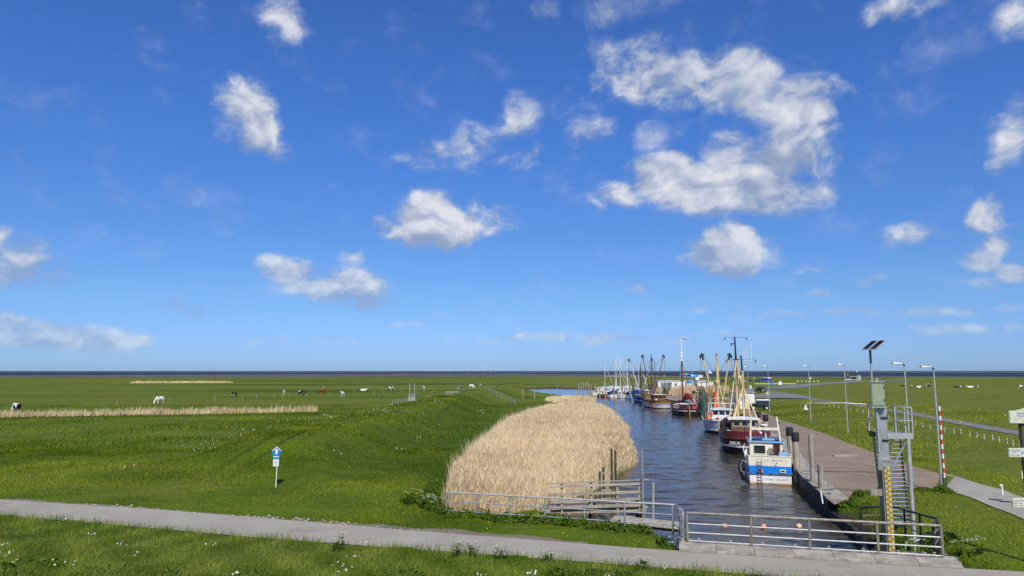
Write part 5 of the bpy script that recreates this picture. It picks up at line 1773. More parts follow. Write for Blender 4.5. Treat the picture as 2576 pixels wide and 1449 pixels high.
for a in ((40, 1039, 'grazing', 'pied', 60, 'black and white cow standing behind the dry reed strip at the far left'),
          (401, 1017, 'grazing', 'white', 165, 'nearest white cow grazing, seen from the front'),
          (589, 1000, 'grazing', 'black', 175, 'black cow grazing between the nearest white cow and the herd'),
          (715, 993, 'standing', 'white', 200, 'white cow standing left of the large black cow'),
          (758, 996, 'grazing', 'black', -90, 'black cow with white belly in profile, head down to the right'),
          (808, 992, 'grazing', 'brown', -90, 'only reddish brown cow, seen from the side'),
          (814, 987, 'standing', 'pied', 190, 'black and white cow right behind the brown cow'),
          (861, 1000, 'standing', 'white', 175, 'white cow facing the camera right of the brown cow'),
          (914, 984, 'lying', 'white', -60, 'white cow lying down in the grass'),
          (976, 984, 'grazing', 'pied', -95, 'black and white cow grazing in profile left of the sluice frame'),
          (988, 985, 'standing', 'pied', 185, 'piebald cow facing the camera just left of the sluice frame'),
          (1066, 983, 'standing', 'white', 180, 'slim white cow right of the sluice frame'),
          (1156, 981, 'grazing', 'pied', 160, 'piebald cow behind the field gate'),
          (1186, 977, 'grazing', 'white', -120, 'pale cow grazing on the dyke crest right of the gate'),
          (1208, 973, 'standing', 'pied', 170, 'farthest piebald cow on the dyke crest')):
    cow(*a)
for a in ((2273, 973, 'lying', 'black', 40, 'black cow lying left of the lamp pole on the right marsh'),
          (2298, 975, 'lying', 'black', 80, 'black cow resting right of the lamp pole'),
          (2311, 976, 'lying', 'white', -80, 'pale cow lying in the middle of the right herd'),
          (2330, 976, 'standing', 'pied', 150, 'piebald cow standing in the right herd'),
          (2337, 975, 'grazing', 'black', -60, 'black cow grazing next to the standing piebald cow'),
          (2407, 976, 'lying', 'black', 90, 'left one of two black cows lying close together'),
          (2415, 976, 'lying', 'black', -90, 'right one of two black cows lying close together'),
          (2441, 976, 'lying', 'white', 70, 'white cow lying on the far right marsh'),
          (2457, 975, 'lying', 'pied', -70, 'dark piebald cow lying right of the white one'),
          (2568, 979, 'grazing', 'pied', 110, 'cow at the right edge of the picture')):
    cow(*a, right=True)


# ------------------------------------------------------------------ gates, fences and the small sluice on the summer dyke
def on(fx, fy, z=-0.5):
    x, y = gp(fx, fy, z)
    for _ in range(6):
        x, y = gp(fx, fy, gz(x, y))
    return x, y, gz(x, y)


x, y, z = on(1122, 994, 1.4)
t = thing('field_gate', 'galvanised field gate with horizontal bars on the dyke crest', 'gate', (x, y, z))
for xx in (0, 1.9, 3.75):
    MB().box(xx - .06, xx + .06, -.06, .06, -.2, 1.15).build('post', galv, t)
for zz in (.3, .7, 1.08):
    MB().tube((0, 0, zz), (3.75, 0, zz), 0.045, n=6).build('bar', galv_l, t)


def bar_fence(label, p0, p1, n, h=1.0, m=None):
    a, b = Vector(p0), Vector(p1)
    t = thing('bar_fence', label, 'fence', a)
    b = b - a
    for i in range(n):
        q = b * (i / (n - 1))
        MB().box(q.x - .05, q.x + .05, q.y - .05, q.y + .05, q.z - .3, q.z + h).build('post', m or galv, t)
    for zz in (h * .52, h - .04):
        MB().tube(Vector((0, 0, zz)), b + Vector((0, 0, zz)), 0.045, n=6).build('rail', m or galv_l, t)


bar_fence('low pipe fence along a ditch right of the field gate', on(1222, 1003), on(1295, 1016), 8)
bar_fence('short pale fence beside the small sluice frame', on(987, 1019), on(1028, 1011), 7)
x, y, z = on(1036, 1008)
t = thing('dyke_sluice', 'small concrete sluice with two tall steel guide posts on the dyke', 'sluice', (x, y, z))
MB().box(-.9, .9, -.5, .5, -.5, .75).build('base', conc, t)
MB().box(-.75, .75, -.35, .35, .753, 1.6).build('gear_box', galv, t)
for xx in (-.42, .1):
    MB().box(xx, xx + .3, -.38, -.353, .95, 1.45).build('hatch', steel_d, t)
for xx in (-.55, .6):
    MB().box(xx - .06, xx + .06, -.06, .06, 1.603, 4.3).build('guide_post', galv_l, t)
for fx, fy, ft, lb in ((1315, 1003, 980, 'left of two bare poles at the head of the reed bed'), (1345, 1003, 980, 'right of two bare poles at the head of the reed bed'), (1402, 989, 968, 'thin pole by the far bend of the channel')):
    x, y, z = on(fx, fy)
    pile('bare_pole', lb, x, y, z - .3, gd(fx, ft, y).z, 0.14, greywood, cat='pole')
for i, (fx, fy) in enumerate(((294, 1012), (426, 1006), (610, 1000), (645, 998), (711, 995), (727, 993), (749, 991), (1090, 981), (1048, 984), (965, 985), (940, 986), (890, 984), (830, 990), (1010, 980), (690, 997), (540, 1003))):
    x, y, z = on(fx, fy + 6)
    pile('fence_post', 'slim weathered fence post standing in the left meadow', x, y, z - .3, z + 1.1, 0.06, greywood, None, 'fence posts in the left meadow', cat='fence post')

# white posts along the cycle track
pts = [(2022, 1009), (2032, 1010), (2042, 1011), (2052, 1012), (2062, 1014), (2074, 1017), (2086, 1020), (2097, 1022), (2110, 1025), (2125, 1028), (2140, 1031), (2156, 1034), (2172, 1037), (2184, 1040), (2197, 1043), (2236, 1052), (2252, 1056), (2268, 1060), (2284, 1063), (2303, 1068), (2322, 1073), (2340, 1077), (2358, 1081), (2376, 1085), (2400, 1088), (2418, 1091), (2440, 1096), (2458, 1099), (2476, 1103), (2498, 1106), (2514, 1110), (2534, 1115), (2549, 1119), (2566, 1122)]
src = None
for fx, fy in pts:
    x, y, z = on(fx, fy + 2, 0.3)
    lb = 'small white guide post at the edge of the cycle track'
    if src is None:
        src = thing('guide_post', lb, 'guide post', (x, y, z), 0, 'white guide posts along the cycle track')
        MB().lathe([(.045, -.2), (.045, .44), (.03, .48), (.01, .5)], 8).build('post', mat('dull_white', (.55, .54, .50), .6), src, True)
        MB().lathe([(.047, .30), (.047, .35)], 8).build('reflector', steel_d, src)
    else:
        place(src, (x, y, z), 0, lb)

# ------------------------------------------------------------------ vehicles
def wheel(parent, x, y, r, w, hub):
    t_ = MB().torus((x, y, r), r * .72, r * .29, 'x', 18, 8).build('wheel', black, parent, True)
    MB().tube((x - w, y, r), (x + w, y, r), r * .55, n=14).build('rim', hub, t_, True)
    return t_


tyre_hub = mat('cream_rim', (0.66, 0.63, 0.52), 0.5)
green_v = mat('dark_green_paint', (0.008, 0.028, 0.020), 0.3, 0, 0.1, 1.0)
x, y, z = gp(1912, 1031, QUAY_Z)[0], gp(1912, 1031, QUAY_Z)[1], QUAY_Z
t = thing('off_road_vehicle', 'dark green off-road vehicle with white roof parked on the quay', 'car', (x, y, z), R(90 - 8))
# local: y along the length (front at +y, which points left in the picture), x across
MB().prism([(-.82, .42), (.82, .42), (.84, .95), (.80, 1.12), (-.80, 1.12), (-.84, .95)], -1.75, 0.95).build('body', green_v, t)
MB().prism([(-.74, .45), (.74, .45), (.76, 1.08), (.70, 1.16), (-.70, 1.16), (-.76, 1.08)], 0.953, 1.72).build('bonnet', green_v, t)
cabv = MB().add([(-.80, -1.75, 1.123), (.80, -1.75, 1.123), (.80, .92, 1.123), (-.80, .92, 1.123), (-.72, -1.66, 1.75), (.72, -1.66, 1.75), (.72, .62, 1.75), (-.72, .62, 1.75)],
                [(0, 3, 2, 1), (4, 5, 6, 7), (0, 1, 5, 4), (1, 2, 6, 5), (2, 3, 7, 6), (3, 0, 4, 7)]).build('cab', green_v, t)
MB().prism([(-.76, 1.753), (.76, 1.753), (.74, 1.88), (.55, 1.93), (-.55, 1.93), (-.74, 1.88)], -1.72, .66).build('roof', white, t)
for sg in (-1, 1):
    for y0, y1 in ((-1.5, -.62), (-.5, .0), (.08, .62)):
        MB().add([(sg * (.795 - .08 * .25 + .012), y0, 1.24), (sg * (.795 - .02 + .012), y1, 1.24), (sg * .742, y1 - (.12 if y1 > .5 else 0), 1.66), (sg * .742, y0, 1.66)], [(0, 1, 2, 3)]).build('side_window', glass, cabv)
MB().add([(-.68, .925, 1.2), (.68, .925, 1.2), (.64, .70, 1.68), (-.64, .70, 1.68)], [(0, 1, 2, 3)]).build('windscreen', glass, cabv)
for xx in (-.72, .72):
    for yy in (-1.05, 1.25):
        wheel(t, xx, yy, .38, .13, tyre_hub)
for xx in (-.86, .86):
    for yy in (-1.05, 1.25):
        MB().box(xx - .05, xx + .05, yy - .46, yy + .46, .80, .86).build('wheel_arch', black, t)
for xx in (-.55, .55):
    MB().tube((xx, 1.715, .85), (xx, 1.75, .85), .11, n=12).build('headlight', alu, t, True)
MB().box(-.85, .85, 1.75, 1.87, .45, .58).build('bumper', steel_d, t)


def small_car(label, fx, fy, rz, m, z=-.5, s=1.0, plate=False):
    x, y, zz = on(fx, fy, z)
    t = thing('parked_car' if not plate else 'moving_car', label, 'car', (x, y, max(zz, -.6) + (.1 if plate else 0)), R(rz))
    t.scale = (s, s, s)
    MB().loft([[Vector((xx * w, yy, zz_)) for xx, zz_ in ((-.85, .32), (.85, .32), (.9, .6), (.84, hh), (-.84, hh), (-.9, .6))] for yy, w, hh in ((-2.1, .9, .8), (-1.9, 1, .95), (1.2, 1, .95), (1.95, .95, .78), (2.1, .85, .6))]).build('body', m, t)
    c_ = MB().loft([[Vector((xx * w, yy, zz_)) for xx, zz_ in ((-.8, .953), (.8, .953), (.66, hh), (-.66, hh))] for yy, w, hh in ((-2.0, .97, .97), (-1.6, 1, 1.5), (.2, 1, 1.55), (1.1, .97, .97))]).build('cabin', glass, t)
    MB().box(-.64, .64, -1.5, .15, 1.553, 1.585).build('roof', m, t)
    for xx in (-.78, .78):
        for yy in (-1.35, 1.3):
            wheel(t, xx, yy, .33, .1, alu)
    for xx in (-.62, .62):
        MB().box(xx - .14, xx + .14, -2.13, -2.103, .66, .84).build('tail_light', red, t)
        MB().box(xx - .14, xx + .14, 2.103, 2.13, .55, .68).build('headlight', alu, t)
    if plate:
        MB().box(-.3, .3, -2.13, -2.103, .45, .58).build('number_plate', white, t)
        MB().box(-.1, .1, -2.12, -2.103, .8, .95).build('emblem', white, t)
    return t


small_car('dark car driving away on the harbour road', 1912, 987, 8, mat('black_car_paint', (0.02, 0.014, 0.016), .25), -.45, 1.0, True)
small_car('silver car in the far car park', 1869, 961, 80, mat('silver_paint', (.55, .56, .58), .3), -.5)
small_car('black car right of the silver one in the far car park', 1884, 960, 84, mat('black_car_paint2', (0.015, 0.015, 0.02), .25), -.5)
small_car('dark blue car left of the blue container', 1908, 960, -80, mat('navy_car_paint', (0.02, 0.03, 0.07), .25), -.5)
small_car('white car beside the grey house far right', 2134, 957, 70, mat('white_car_paint', (.75, .75, .75), .3), -.5)
small_car('black car hidden behind the yellow masts in the car park', 1815, 961, 85, mat('black_car_paint3', (0.012, 0.012, 0.014), .25), -.5)

# ------------------------------------------------------------------ buildings and huts
def shed(name, label, fx0, fx1, fy, fyt, depth_m, wall_m, roof_m, pitch=0.25, wins=(), door=None, cat='building', base_z=None, rz=0):
    x0, y, z = on((fx0 + fx1) / 2, fy)
    if base_z is not None:
        z = base_z
    w = (fx1 - fx0) / F0 * y
    hgt = gd((fx0 + fx1) / 2, fyt, y).z - z
    t = thing(name, label, cat, (x0, y, z), rz)
    hw = hgt - pitch
    MB().box(-w / 2, w / 2, 0, depth_m, -.3, hw).build('wall', wall_m, t)
    MB().prism([(-w / 2 - .2, hw + .003), (w / 2 + .2, hw + .003), (w / 2 + .2, hw + .12), (0, hgt), (-w / 2 - .2, hw + .12)], -.25, depth_m + .25).build('roof', roof_m, t)
    for a, b, c, d_ in wins:
        f = MB().box(a * w - w / 2, b * w - w / 2, -.04, -.003, c * hw, d_ * hw).build('window', glass, t)
        MB().box(a * w - w / 2 - .06, b * w - w / 2 + .06, -.07, -.042, c * hw - .09, c * hw).build('sill', white, f)
    if door:
        a, b, dm = door
        dd_ = MB().box(a * w - w / 2, b * w - w / 2, -.05, -.003, 0, hw * .8).build('door', dm, t)
        MB().ball((b * w - w / 2 - .15, -.08, hw * .4), .05, 6, 4).build('handle', steel_d, dd_)
    return t, w, hgt


shed('harbour_shed', 'long low white harbour shed behind the moored cutters', 1656, 1747, 981, 957, 7, white, mat('pale_roof', (.62, .6, .54), .6), .15, ((.28, .33, .45, .75), (.46, .50, .45, .75)), (.75, .8, greyink))
shed('white_container', 'tall white box building right of the long harbour shed', 1754, 1776, 982, 957, 5, white, white, .08, (), (.3, .7, cream))
t, w, hh = shed('box_trailer', 'white box trailer on dark wheels behind the yellow masts', 1779, 1794, 974, 959, 4, white, white, .08, cat='trailer')
for xx in (-w * .3, w * .3):
    wheel(t, xx, .3, .35, .2, alu)
t, w, hh = shed('quay_hut', 'white hut with a flat overhanging roof behind the dark green vehicle', 1853, 1899, 1030, 986, 4, white, mat('grey_felt_roof', (.40, .36, .30), .8), .12, (), (.55, .75, cream), base_z=QUAY_Z)
MB().box(-w * .28, -w * .05, -.06, -.003, 1.6, 2.3).build('blue_notice', ltblue, t)
for i in range(9):
    MB().box(-w / 2 + .05 + i * .1 * w, -w / 2 + .05 + i * .1 * w + .03, -.02, -.002, 0, 2.5).build('wall_batten', cream, t)
shed('blue_kiosk', 'bright blue beach kiosk with white lettered front on the shore', 1717, 1737, 949, 940, 8, mat('kiosk_blue', (0.05, .30, .72), .5), white, .6, ((.1, .35, .3, .8), (.6, .92, .3, .8)), (.42, .56, brn))
t, w, hh = shed('blue_annex', 'blue annex with white letters right of the beach kiosk', 1737, 1757, 949, 941, 8, MATS['kiosk_blue'], MATS['kiosk_blue'], .2)
for i in range(3):
    MB().box(-w * .42 + i * w * .16, -w * .42 + i * w * .16 + w * .09, -.06, -.003, hh * .35, hh * .75).build('white_letter', white, t)
shed('white_caravan', 'small white caravan beside the blue kiosk', 1757, 1768, 950, 943, 4, white, white, .3, cat='caravan')
shed('toilet_block', 'flat white service building with a wide roof in the car park', 1846, 1867, 952, 944, 6, white, white, .25)
shed('blue_container', 'deep blue container with white roof in the car park', 1920, 1940, 958, 950, 4, blued, white, .25, cat='container')
t, w, hh = shed('pump_house', 'grey house with a dark roof by the road far right', 2139, 2160, 957, 940, 8, mat('grey_render', (.28, .29, .30), .8), mat('dark_roof', (.05, .045, .04), .8), 1.6, ((.12, .75, .25, .75),))
shed('side_annex', 'pale lean-to on the right side of the grey house', 2160, 2166, 957, 943, 5, mat('pale_render', (.42, .43, .46), .8), MATS['grey_render'], .5)

x, y, z = on(1734, 986)
t = thing('play_tower', 'red wooden play tower with a blue pitched roof by the reeds', 'play tower', (x, y, z))
for xx in (-1, 1):
    for yy in (-.9, .9):
        MB().box(xx - .07, xx + .07, yy - .07, yy + .07, -.3, 2.6).build('post', red, t)
MB().box(-1.1, 1.1, -1, 1, .75, .85).build('floor', red, t)
for i in range(9):
    MB().box(-1.0 + i * .235, -.88 + i * .235, -1.03, -.98, .86, 1.6).build('slat', red, t)
MB().box(-1.1, 1.1, -1.06, -1.032, 1.5, 1.62).build('rail', red, t)
MB().prism([(-1.3, 2.55), (1.3, 2.55), (0, 3.45)], -1.2, 1.2).build('roof', signblue, t)

# beach chairs along the shore
wk = mat('wicker', (.42, .27, .16), .8, 0, .25, 4.0)
src = None
for i, fx in enumerate((1521, 1525, 1532, 1536, 1541, 1545, 1550, 1555, 1560, 1567, 1572, 1576, 1585, 1590, 1596, 1602, 1612, 1618, 1630, 1640, 1652, 1668)):
    x, y = gp(fx, 946.2, -.6)
    y = min(y, 880)
    x = (fx - 1288) / F0 * y
    lb = 'small wicker beach chair in the row along the shore'
    if src is None:
        src = thing('beach_chair', lb, 'beach chair', (x, y, -.62), 0, 'wicker beach chairs along the shore')
        MB().prism([(-.75, 0), (.75, 0), (.75, .9), (-.75, .9)], -.6, .6).build('seat', wk, src)
        MB().loft([[Vector((xx, yy, zz)) for xx in (-.78, .78) for yy, zz in ((y0, z0), (y1, z1))] for y0, z0, y1, z1 in ((-.1, .903, .7, .903), (-.5, 2.1, .9, 2.0))]).build('hood', wk, src)
        MB().box(-.7, .7, -.63, -.603, .5, .85).build('cushion', white, src)
    else:
        place(src, (x, y, -.62), random.uniform(-.5, .5), lb, random.uniform(.9, 1.2))

# barrier, signs, bins and boulders beyond the quay
x0_, y0_, z0_ = on(1899, 971)
t = thing('height_barrier', 'long white horizontal barrier pole across the car park entrance', 'barrier', (x0_, y0_, z0_))
LB = 103 / F0 * y0_
MB().box(0, LB, -.06, .06, .95, 1.18).build('barrier_pole', white, t)
for xx in (.4, LB * .33, LB * .66, LB - .4):
    MB().box(xx - .07, xx + .07, .063, .2, -.2, 1.1).build('post', steel_d, t)
for i, fx in enumerate((2007, 2017, 2028, 2037, 2048, 2057)):
    x, y, z = on(fx, 960.5)
    t = thing('white_boulder', 'white painted boulder in the row lining the far road', 'boulder', (x, y, z), i, 'white boulders lining the far road')
    MB().ball((0, 0, .25), .6, 8, 6, (1.15, .8, .75)).build('boulder', white, t, True)


def post_sign(label, fx, fy, h, plate, m, name='road_sign'):
    x, y, z = on(fx, fy)
    t = thing(name, label, 'sign', (x, y, z))
    MB().tube((0, .05, -.2), (0, .05, h), .04, n=6).build('pole', galv, t)
    MB().prism(plate, -.03, 0).build('sign_plate', m, t)
    return t


post_sign('blue and white sign by the barrier', 1942, 977, 2.6, [(-.45, 1.3), (.45, 1.3), (.45, 2.5), (.2, 2.75), (-.45, 2.6)], signblue)
post_sign('pale pointed map board behind the barrier', 1963, 972, 2.2, [(-.75, .7), (.75, .7), (.75, 1.9), (0, 2.6), (-.75, 1.9)], white, 'map_board')
post_sign('white topped sign pole left of the blue and white sign', 1937, 976, 4.3, [(-.7, 4.0), (.7, 4.0), (.7, 4.4), (-.7, 4.4)], white)
post_sign('yellow triangular warning sign above a white plate by the lamp', 1929, 1019, 2.2, [(-.3, .5), (.3, .5), (.3, 1.25), (-.3, 1.25)], white)
t_ = post_sign('small yellow triangle on the edge of the quay road', 1932, 1012, 2.4, [(-.4, 1.7), (.4, 1.7), (0, 2.5)], mast_y)
post_sign('square pale sign far out on the right marsh', 2039, 958, 2.6, [(-.6, 1.4), (.6, 1.4), (.6, 2.6), (-.6, 2.6)], white)
for fx, fy, lb in ((1888, 980, 'white litter bin by the road behind the lamp'), (1897, 953, 'round white bin at the left of the car park'), (1858, 949, 'white bin beside the flat service building')):
    x, y, z = on(fx, fy)
    t = thing('litter_bin', lb, 'bin', (x, y, z))
    MB().lathe([(.3, 0), (.36, .1), (.38, 1.2), (.3, 1.35), (.05, 1.4)], 10).build('body', white, t, True)
    MB().lathe([(.385, .8), (.385, .86)], 10).build('rim', cream, t, True)

x, y, z = on(1783, 975)
t = thing('flag_pole', 'white flag on a pole between the yellow masts', 'flag', (x, y, z))
zt = gd(1783, 932, y).z - z
MB().tube((0, 0, 0), (0, 0, zt), .06, n=7).build('pole', white, t, True)
MB().loft([[Vector((xx, .15 * math.sin(xx * 2.2), zz)) for zz in (zt - .05 - xx * .45, zt - 1.1 - xx * .1)] for xx in np.linspace(.07, 1.7, 8)], close=False).build('flag', white, t)
for fx, fy, ft, lb, sgn in ((1578, 995, 941, 'left one of the two curved harbour lamps by the marina', -1), (1600, 995, 940, 'right one of the two curved harbour lamps by the marina', -1)):
    x, y = gp(fx, fy, -1.0)
    t = thing('harbour_lamp', lb, 'street lamp', (x, y, -1.6), 0, 'curved harbour lamps')
    zt = gd(fx, ft, y).z + 1.6
    MB().path([(0, 0, 0), (0, 0, zt * .8), (-.3, 0, zt * .9), (-1.2, 0, zt * .96), (-3.2, 0, zt)], [.11, .08, .07, .06, .05], 7).build('pole', galv_l, t, True)
    MB().box(-4.1, -3.2, -.12, .12, zt - .06, zt + .08).build('lamp_head', galv_l, t)
for fx, ft, lb in ((1712, 935, 'slim white pole left of the blue kiosk'), (1741, 934, 'slim white pole in front of the blue annex'), (2134, 938, 'slim pale pole left of the grey house'), (2128, 939, 'shorter pale pole left of the grey house')):
    x, y, z = on(fx, 958)
    pile('slim_pole', lb, x, y, z - .2, gd(fx, ft, y).z, .08, white, cat='pole')

# wind turbines far out at sea and one small sail
src = None
for fx, sc in ((1070, .7), (1098, .8), (1126, .9), (1131, .85), (1153, .7), (1158, .75), (1178, 1.1), (1204, .8), (1217, 1.0), (1233, .9), (1246, .8), (1259, .8)):
    y = 21000.0
    lb = 'tiny white wind turbine on the horizon'
    if src is None:
        src = thing('wind_turbine', lb, 'wind turbine', ((fx - 1288) / F0 * y, y, -2.6), 0, 'wind turbines on the horizon')
        MB().tube((0, 0, 0), (0, 0, 95), 3.2, 2.0, n=8).build('tower', white, src, True)
        MB().box(-2.5, 2.5, -4, 6, 93, 98).build('nacelle', white, src)
        for k in range(3):
            a_ = R(90 + 120 * k + 12)
            MB().beam((0, -5, 96), (55 * math.cos(a_), -5, 96 + 55 * math.sin(a_)), 2.2, 1.2, (0, 1, 0)).build('blade', white, src)
        src.scale = (sc, sc, sc)
    else:
        place(src, ((fx - 1288) / F0 * y, y, -2.6), random.uniform(-.6, .6), lb, sc)
y = 6000.0
t = thing('distant_sailboat', 'tiny white sail on the sea above the grey house', 'boat', ((2150 - 1288) / F0 * y, y, -2.6))
MB().prism([(-6, 0), (6, 0), (8, 2), (-7, 2)], -2, 2).build('hull', white, t)
MB().prism([(-5, 3), (5, 3), (0, 22)], -.3, .3).build('sail', white, t)

# ------------------------------------------------------------------ vegetation
def blades(name, P, Hh, W, m, lean=0.35, rnd=None, wind=(0.12, 0.03), curve=0.5, sway=None):
    """thin upright blades: each a bent tapering strip"""
    n = len(P)
    a = rng.uniform(0, 2 * math.pi, n)
    side = np.stack([np.cos(a), np.sin(a), np.zeros(n)], 1)
    # blades mostly face the viewer or the sun
    side[:, 1] *= 0.6
    ld = rng.normal(0, lean, (n, 2)) + np.array(wind)
    if sway is not None:
        ld = ld + sway
    tip = P + np.stack([ld[:, 0] * Hh, ld[:, 1] * Hh, Hh], 1)
    midp = P + np.stack([ld[:, 0] * Hh * (0.5 - .5 * curve * .5), ld[:, 1] * Hh * (0.5 - .5 * curve * .5), Hh * 0.55], 1)
    s = side * W[:, None] * 0.5
    V = np.empty((n, 5, 3))
    V[:, 0], V[:, 1] = P - s, P + s
    V[:, 2], V[:, 3] = midp - s * .8, midp + s * .8
    V[:, 4] = tip
    b = np.arange(n)[:, None] * 5
    T = np.concatenate([b + np.array([[0, 1, 3]]), b + np.array([[0, 3, 2]]), b + np.array([[2, 3, 4]])])
    r_ = rng.uniform(0, 1, n) if rnd is None else rnd
    return np_mesh(name, V.reshape(-1, 3), T, m, rnd=np.repeat(r_, 5))


def scatter(x0, x1, y0, y1, n, keep):
    x, y = rng.uniform(x0, x1, n), rng.uniform(y0, y1, n)
    k_ = keep(x, y)
    return x[k_], y[k_]


def vnoise(x, y, s, seed=0):
    """cheap smooth noise 0..1"""
    v = np.zeros_like(x)
    r2 = np.random.default_rng(seed)
    for i in range(6):
        a, ph, f = r2.uniform(0, 6.28), r2.uniform(0, 6.28), s * r2.uniform(.5, 2.2)
        v += np.sin((x * math.cos(a) + y * math.sin(a)) * f + ph)
    return np.clip(0.5 + v / 6.5, 0, 1)


g_mat = leaf_mat('grass_blade', (0.085, 0.135, 0.012), (0.33, 0.375, 0.07), 0.4)
g_mat2 = leaf_mat('meadow_blade', (0.078, 0.130, 0.006), (0.30, 0.325, 0.036), 0.4)
weed_m = leaf_mat('weed_leaf', (0.045, 0.095, 0.010), (0.155, 0.235, 0.035), 0.35)
reed_m = leaf_mat('reed_straw', (0.48, 0.345, 0.185), (0.95, 0.79, 0.51), 0.30)
reed_g = leaf_mat('reed_green', (0.10, 0.13, 0.04), (0.26, 0.25, 0.10), 0.35)
white_m = leaf_mat('white_petal', (0.62, 0.64, 0.50), (0.85, 0.86, 0.76), 0.2)
yellow_m = leaf_mat('yellow_petal', (0.75, 0.60, 0.02), (0.85, 0.75, 0.06), 0.2)


def free(x, y):
    """turf: not on a road, not in water"""
    yn, yf = ix(PATH_NEAR, x, 0), ix(PATH_FAR, x, 0)
    e = 0.18 * np.sin(x * 3.1) + 0.12 * np.sin(x * 7.7 + 1)
    ok = (y < yn - .05 + e * .4) | (y > yf + .12 + e * .5)
    ok &= ~inside(CHANNEL, x, y) & ~inside(REEDS, x, y)
    ok &= ~((y > 38.6) & (x > ix(QUAY_L, y, 1) - .25) & (x < ix(QUAY_R, y, 1)))
    sr = [(25.2, 42.3), (25.3, 40.1), (24.3, 35.5), (23.3, 32), (21.2, 27), (18.6, 23.9), (25.0, 22.2), (26, 28), (26.6, 33), (27.6, 37.3), (28.6, 41.5), (30.2, 50)]
    ok &= ~inside(sr, x, y)
    kerb = inside([(5.9, 27.2), (6.2, 28.5), (15.6, 26.2), (15.9, 24.6)], x, y)
    return ok & ~kerb & (ground(x, y) > -1.3)


# foreground slope: long uneven grass
x, y = scatter(-30, 22, 9.5, 36, 340000, lambda x, y: (y < ix(PATH_NEAR, x, 0) + .1) & (np.abs(x) < y * .78 + 1) & (y > 9.5))
den = vnoise(x, y, .9, 1) * .6 + vnoise(x, y, 3.2, 2) * .4
k_ = rng.uniform(0, 1, len(x)) < np.clip((0.35 + den) * np.clip(16 / y, .45, 1.0), 0, 1)
x, y, den = x[k_], y[k_], den[k_]
edge = np.clip(1 - (ix(PATH_NEAR, x, 0) - y) / 1.6, 0, 1)
P = np.stack([x, y, ground(x, y) - .02], 1)
Hh = rng.uniform(.10, .26, len(x)) * (.55 + den * .9) + edge * rng.uniform(0, .22, len(x))
stuff(blades('foreground_grass', P, Hh, rng.uniform(.010, .022, len(x)), g_mat, .42, np.clip(rng.normal(.45, .22, len(x)) + (vnoise(x, y, 1.7, 3) - .5) * .9, 0, 1)), 'long uneven grass on the dyke slope in front of the path', 'grass')
# turf beyond the path: shorter
x, y = scatter(-52, 34, 22, 66, 430000, lambda x, y: (y > ix(PATH_FAR, x, 0)) & free(x, y) & (np.abs(x) < y * .78 + 2))
den = vnoise(x, y, .5, 5)
k_ = rng.uniform(0, 1, len(x)) < np.clip(30 / y, .3, 1) * (.45 + .75 * den)
x, y, den = x[k_], y[k_], den[k_]
P = np.stack([x, y, ground(x, y) - .02], 1)
Hh = rng.uniform(.05, .13, len(x)) * (.6 + .9 * den) * np.where(y > 42, 1.5, 1)
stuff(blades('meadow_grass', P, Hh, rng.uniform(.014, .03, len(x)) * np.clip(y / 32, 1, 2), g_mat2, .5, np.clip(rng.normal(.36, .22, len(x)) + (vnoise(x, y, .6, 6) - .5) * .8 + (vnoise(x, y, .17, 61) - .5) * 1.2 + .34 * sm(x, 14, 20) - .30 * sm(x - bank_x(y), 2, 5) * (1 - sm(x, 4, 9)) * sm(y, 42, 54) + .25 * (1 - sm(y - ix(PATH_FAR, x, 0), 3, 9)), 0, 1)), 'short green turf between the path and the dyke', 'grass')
# tufts on the farther banks
x, y = scatter(-95, 75, 60, 150, 150000, lambda x, y: free(x, y) & (np.abs(x) < y * .78 + 2))
den = vnoise(x, y, .25, 8)
k_ = rng.uniform(0, 1, len(x)) < .25 + .7 * den
x, y, den = x[k_], y[k_], den[k_]
P = np.stack([x, y, ground(x, y) - .03], 1)
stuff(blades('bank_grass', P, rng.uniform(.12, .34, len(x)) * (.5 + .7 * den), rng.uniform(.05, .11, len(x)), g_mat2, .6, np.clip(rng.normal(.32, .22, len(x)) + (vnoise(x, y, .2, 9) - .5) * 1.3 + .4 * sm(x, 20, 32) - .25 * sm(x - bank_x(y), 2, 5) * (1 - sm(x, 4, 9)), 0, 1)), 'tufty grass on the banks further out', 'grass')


# reed bed
def reed_bed(name, poly, n, h0, h1, w0, w1, label, m=None, fn=None, edge_fall=1.2, bright=.5):
    px, py = [p[0] for p in poly], [p[1] for p in poly]
    x, y = scatter(min(px), max(px), min(py), max(py), n, lambda x, y: inside(poly, x, y))
    if fn is not None:
        k_ = fn(x, y)
        x, y = x[k_], y[k_]
    dd = dist(poly, x, y)
    f = np.clip(.78 + .22 * dd / edge_fall, .78, 1)
    clump = .80 + .34 * vnoise(x, y, .8, 12) + .10 * vnoise(x, y, 2.6, 13)
    Hh = rng.uniform(h0, h1, len(x)) ** 1.0 * f * clump * (1 + rng.normal(0, .15, len(x)))
    if name == 'reed_bed':
        Hh *= 1 - .56 * sm(y, 80, 175)
    P = np.stack([x, y, ground(x, y) - .03], 1)
    far = np.clip(y / 55, 1, 2.6)
    o = blades(name, P, Hh, rng.uniform(w0, w1, len(x)) * far, m or reed_m, .10, np.clip(rng.normal(bright, .30, len(x)) + (vnoise(x, y, .35, 15) - .5) * .7, 0, 1), (.10, .02), sway=np.stack([(vnoise(x, y, .9, 41) - .5) * .45, (vnoise(x, y, .8, 42) - .5) * .35], 1))
    return stuff(o, label, 'reeds')


reed_bed('reed_bed', REEDS, 120000, 1.75, 2.35, .018, .036, 'broad bed of tall dry straw coloured reeds left of the channel', fn=lambda x, y: rng.uniform(0, 1, len(x)) < np.clip(70 / y, .45, 1))
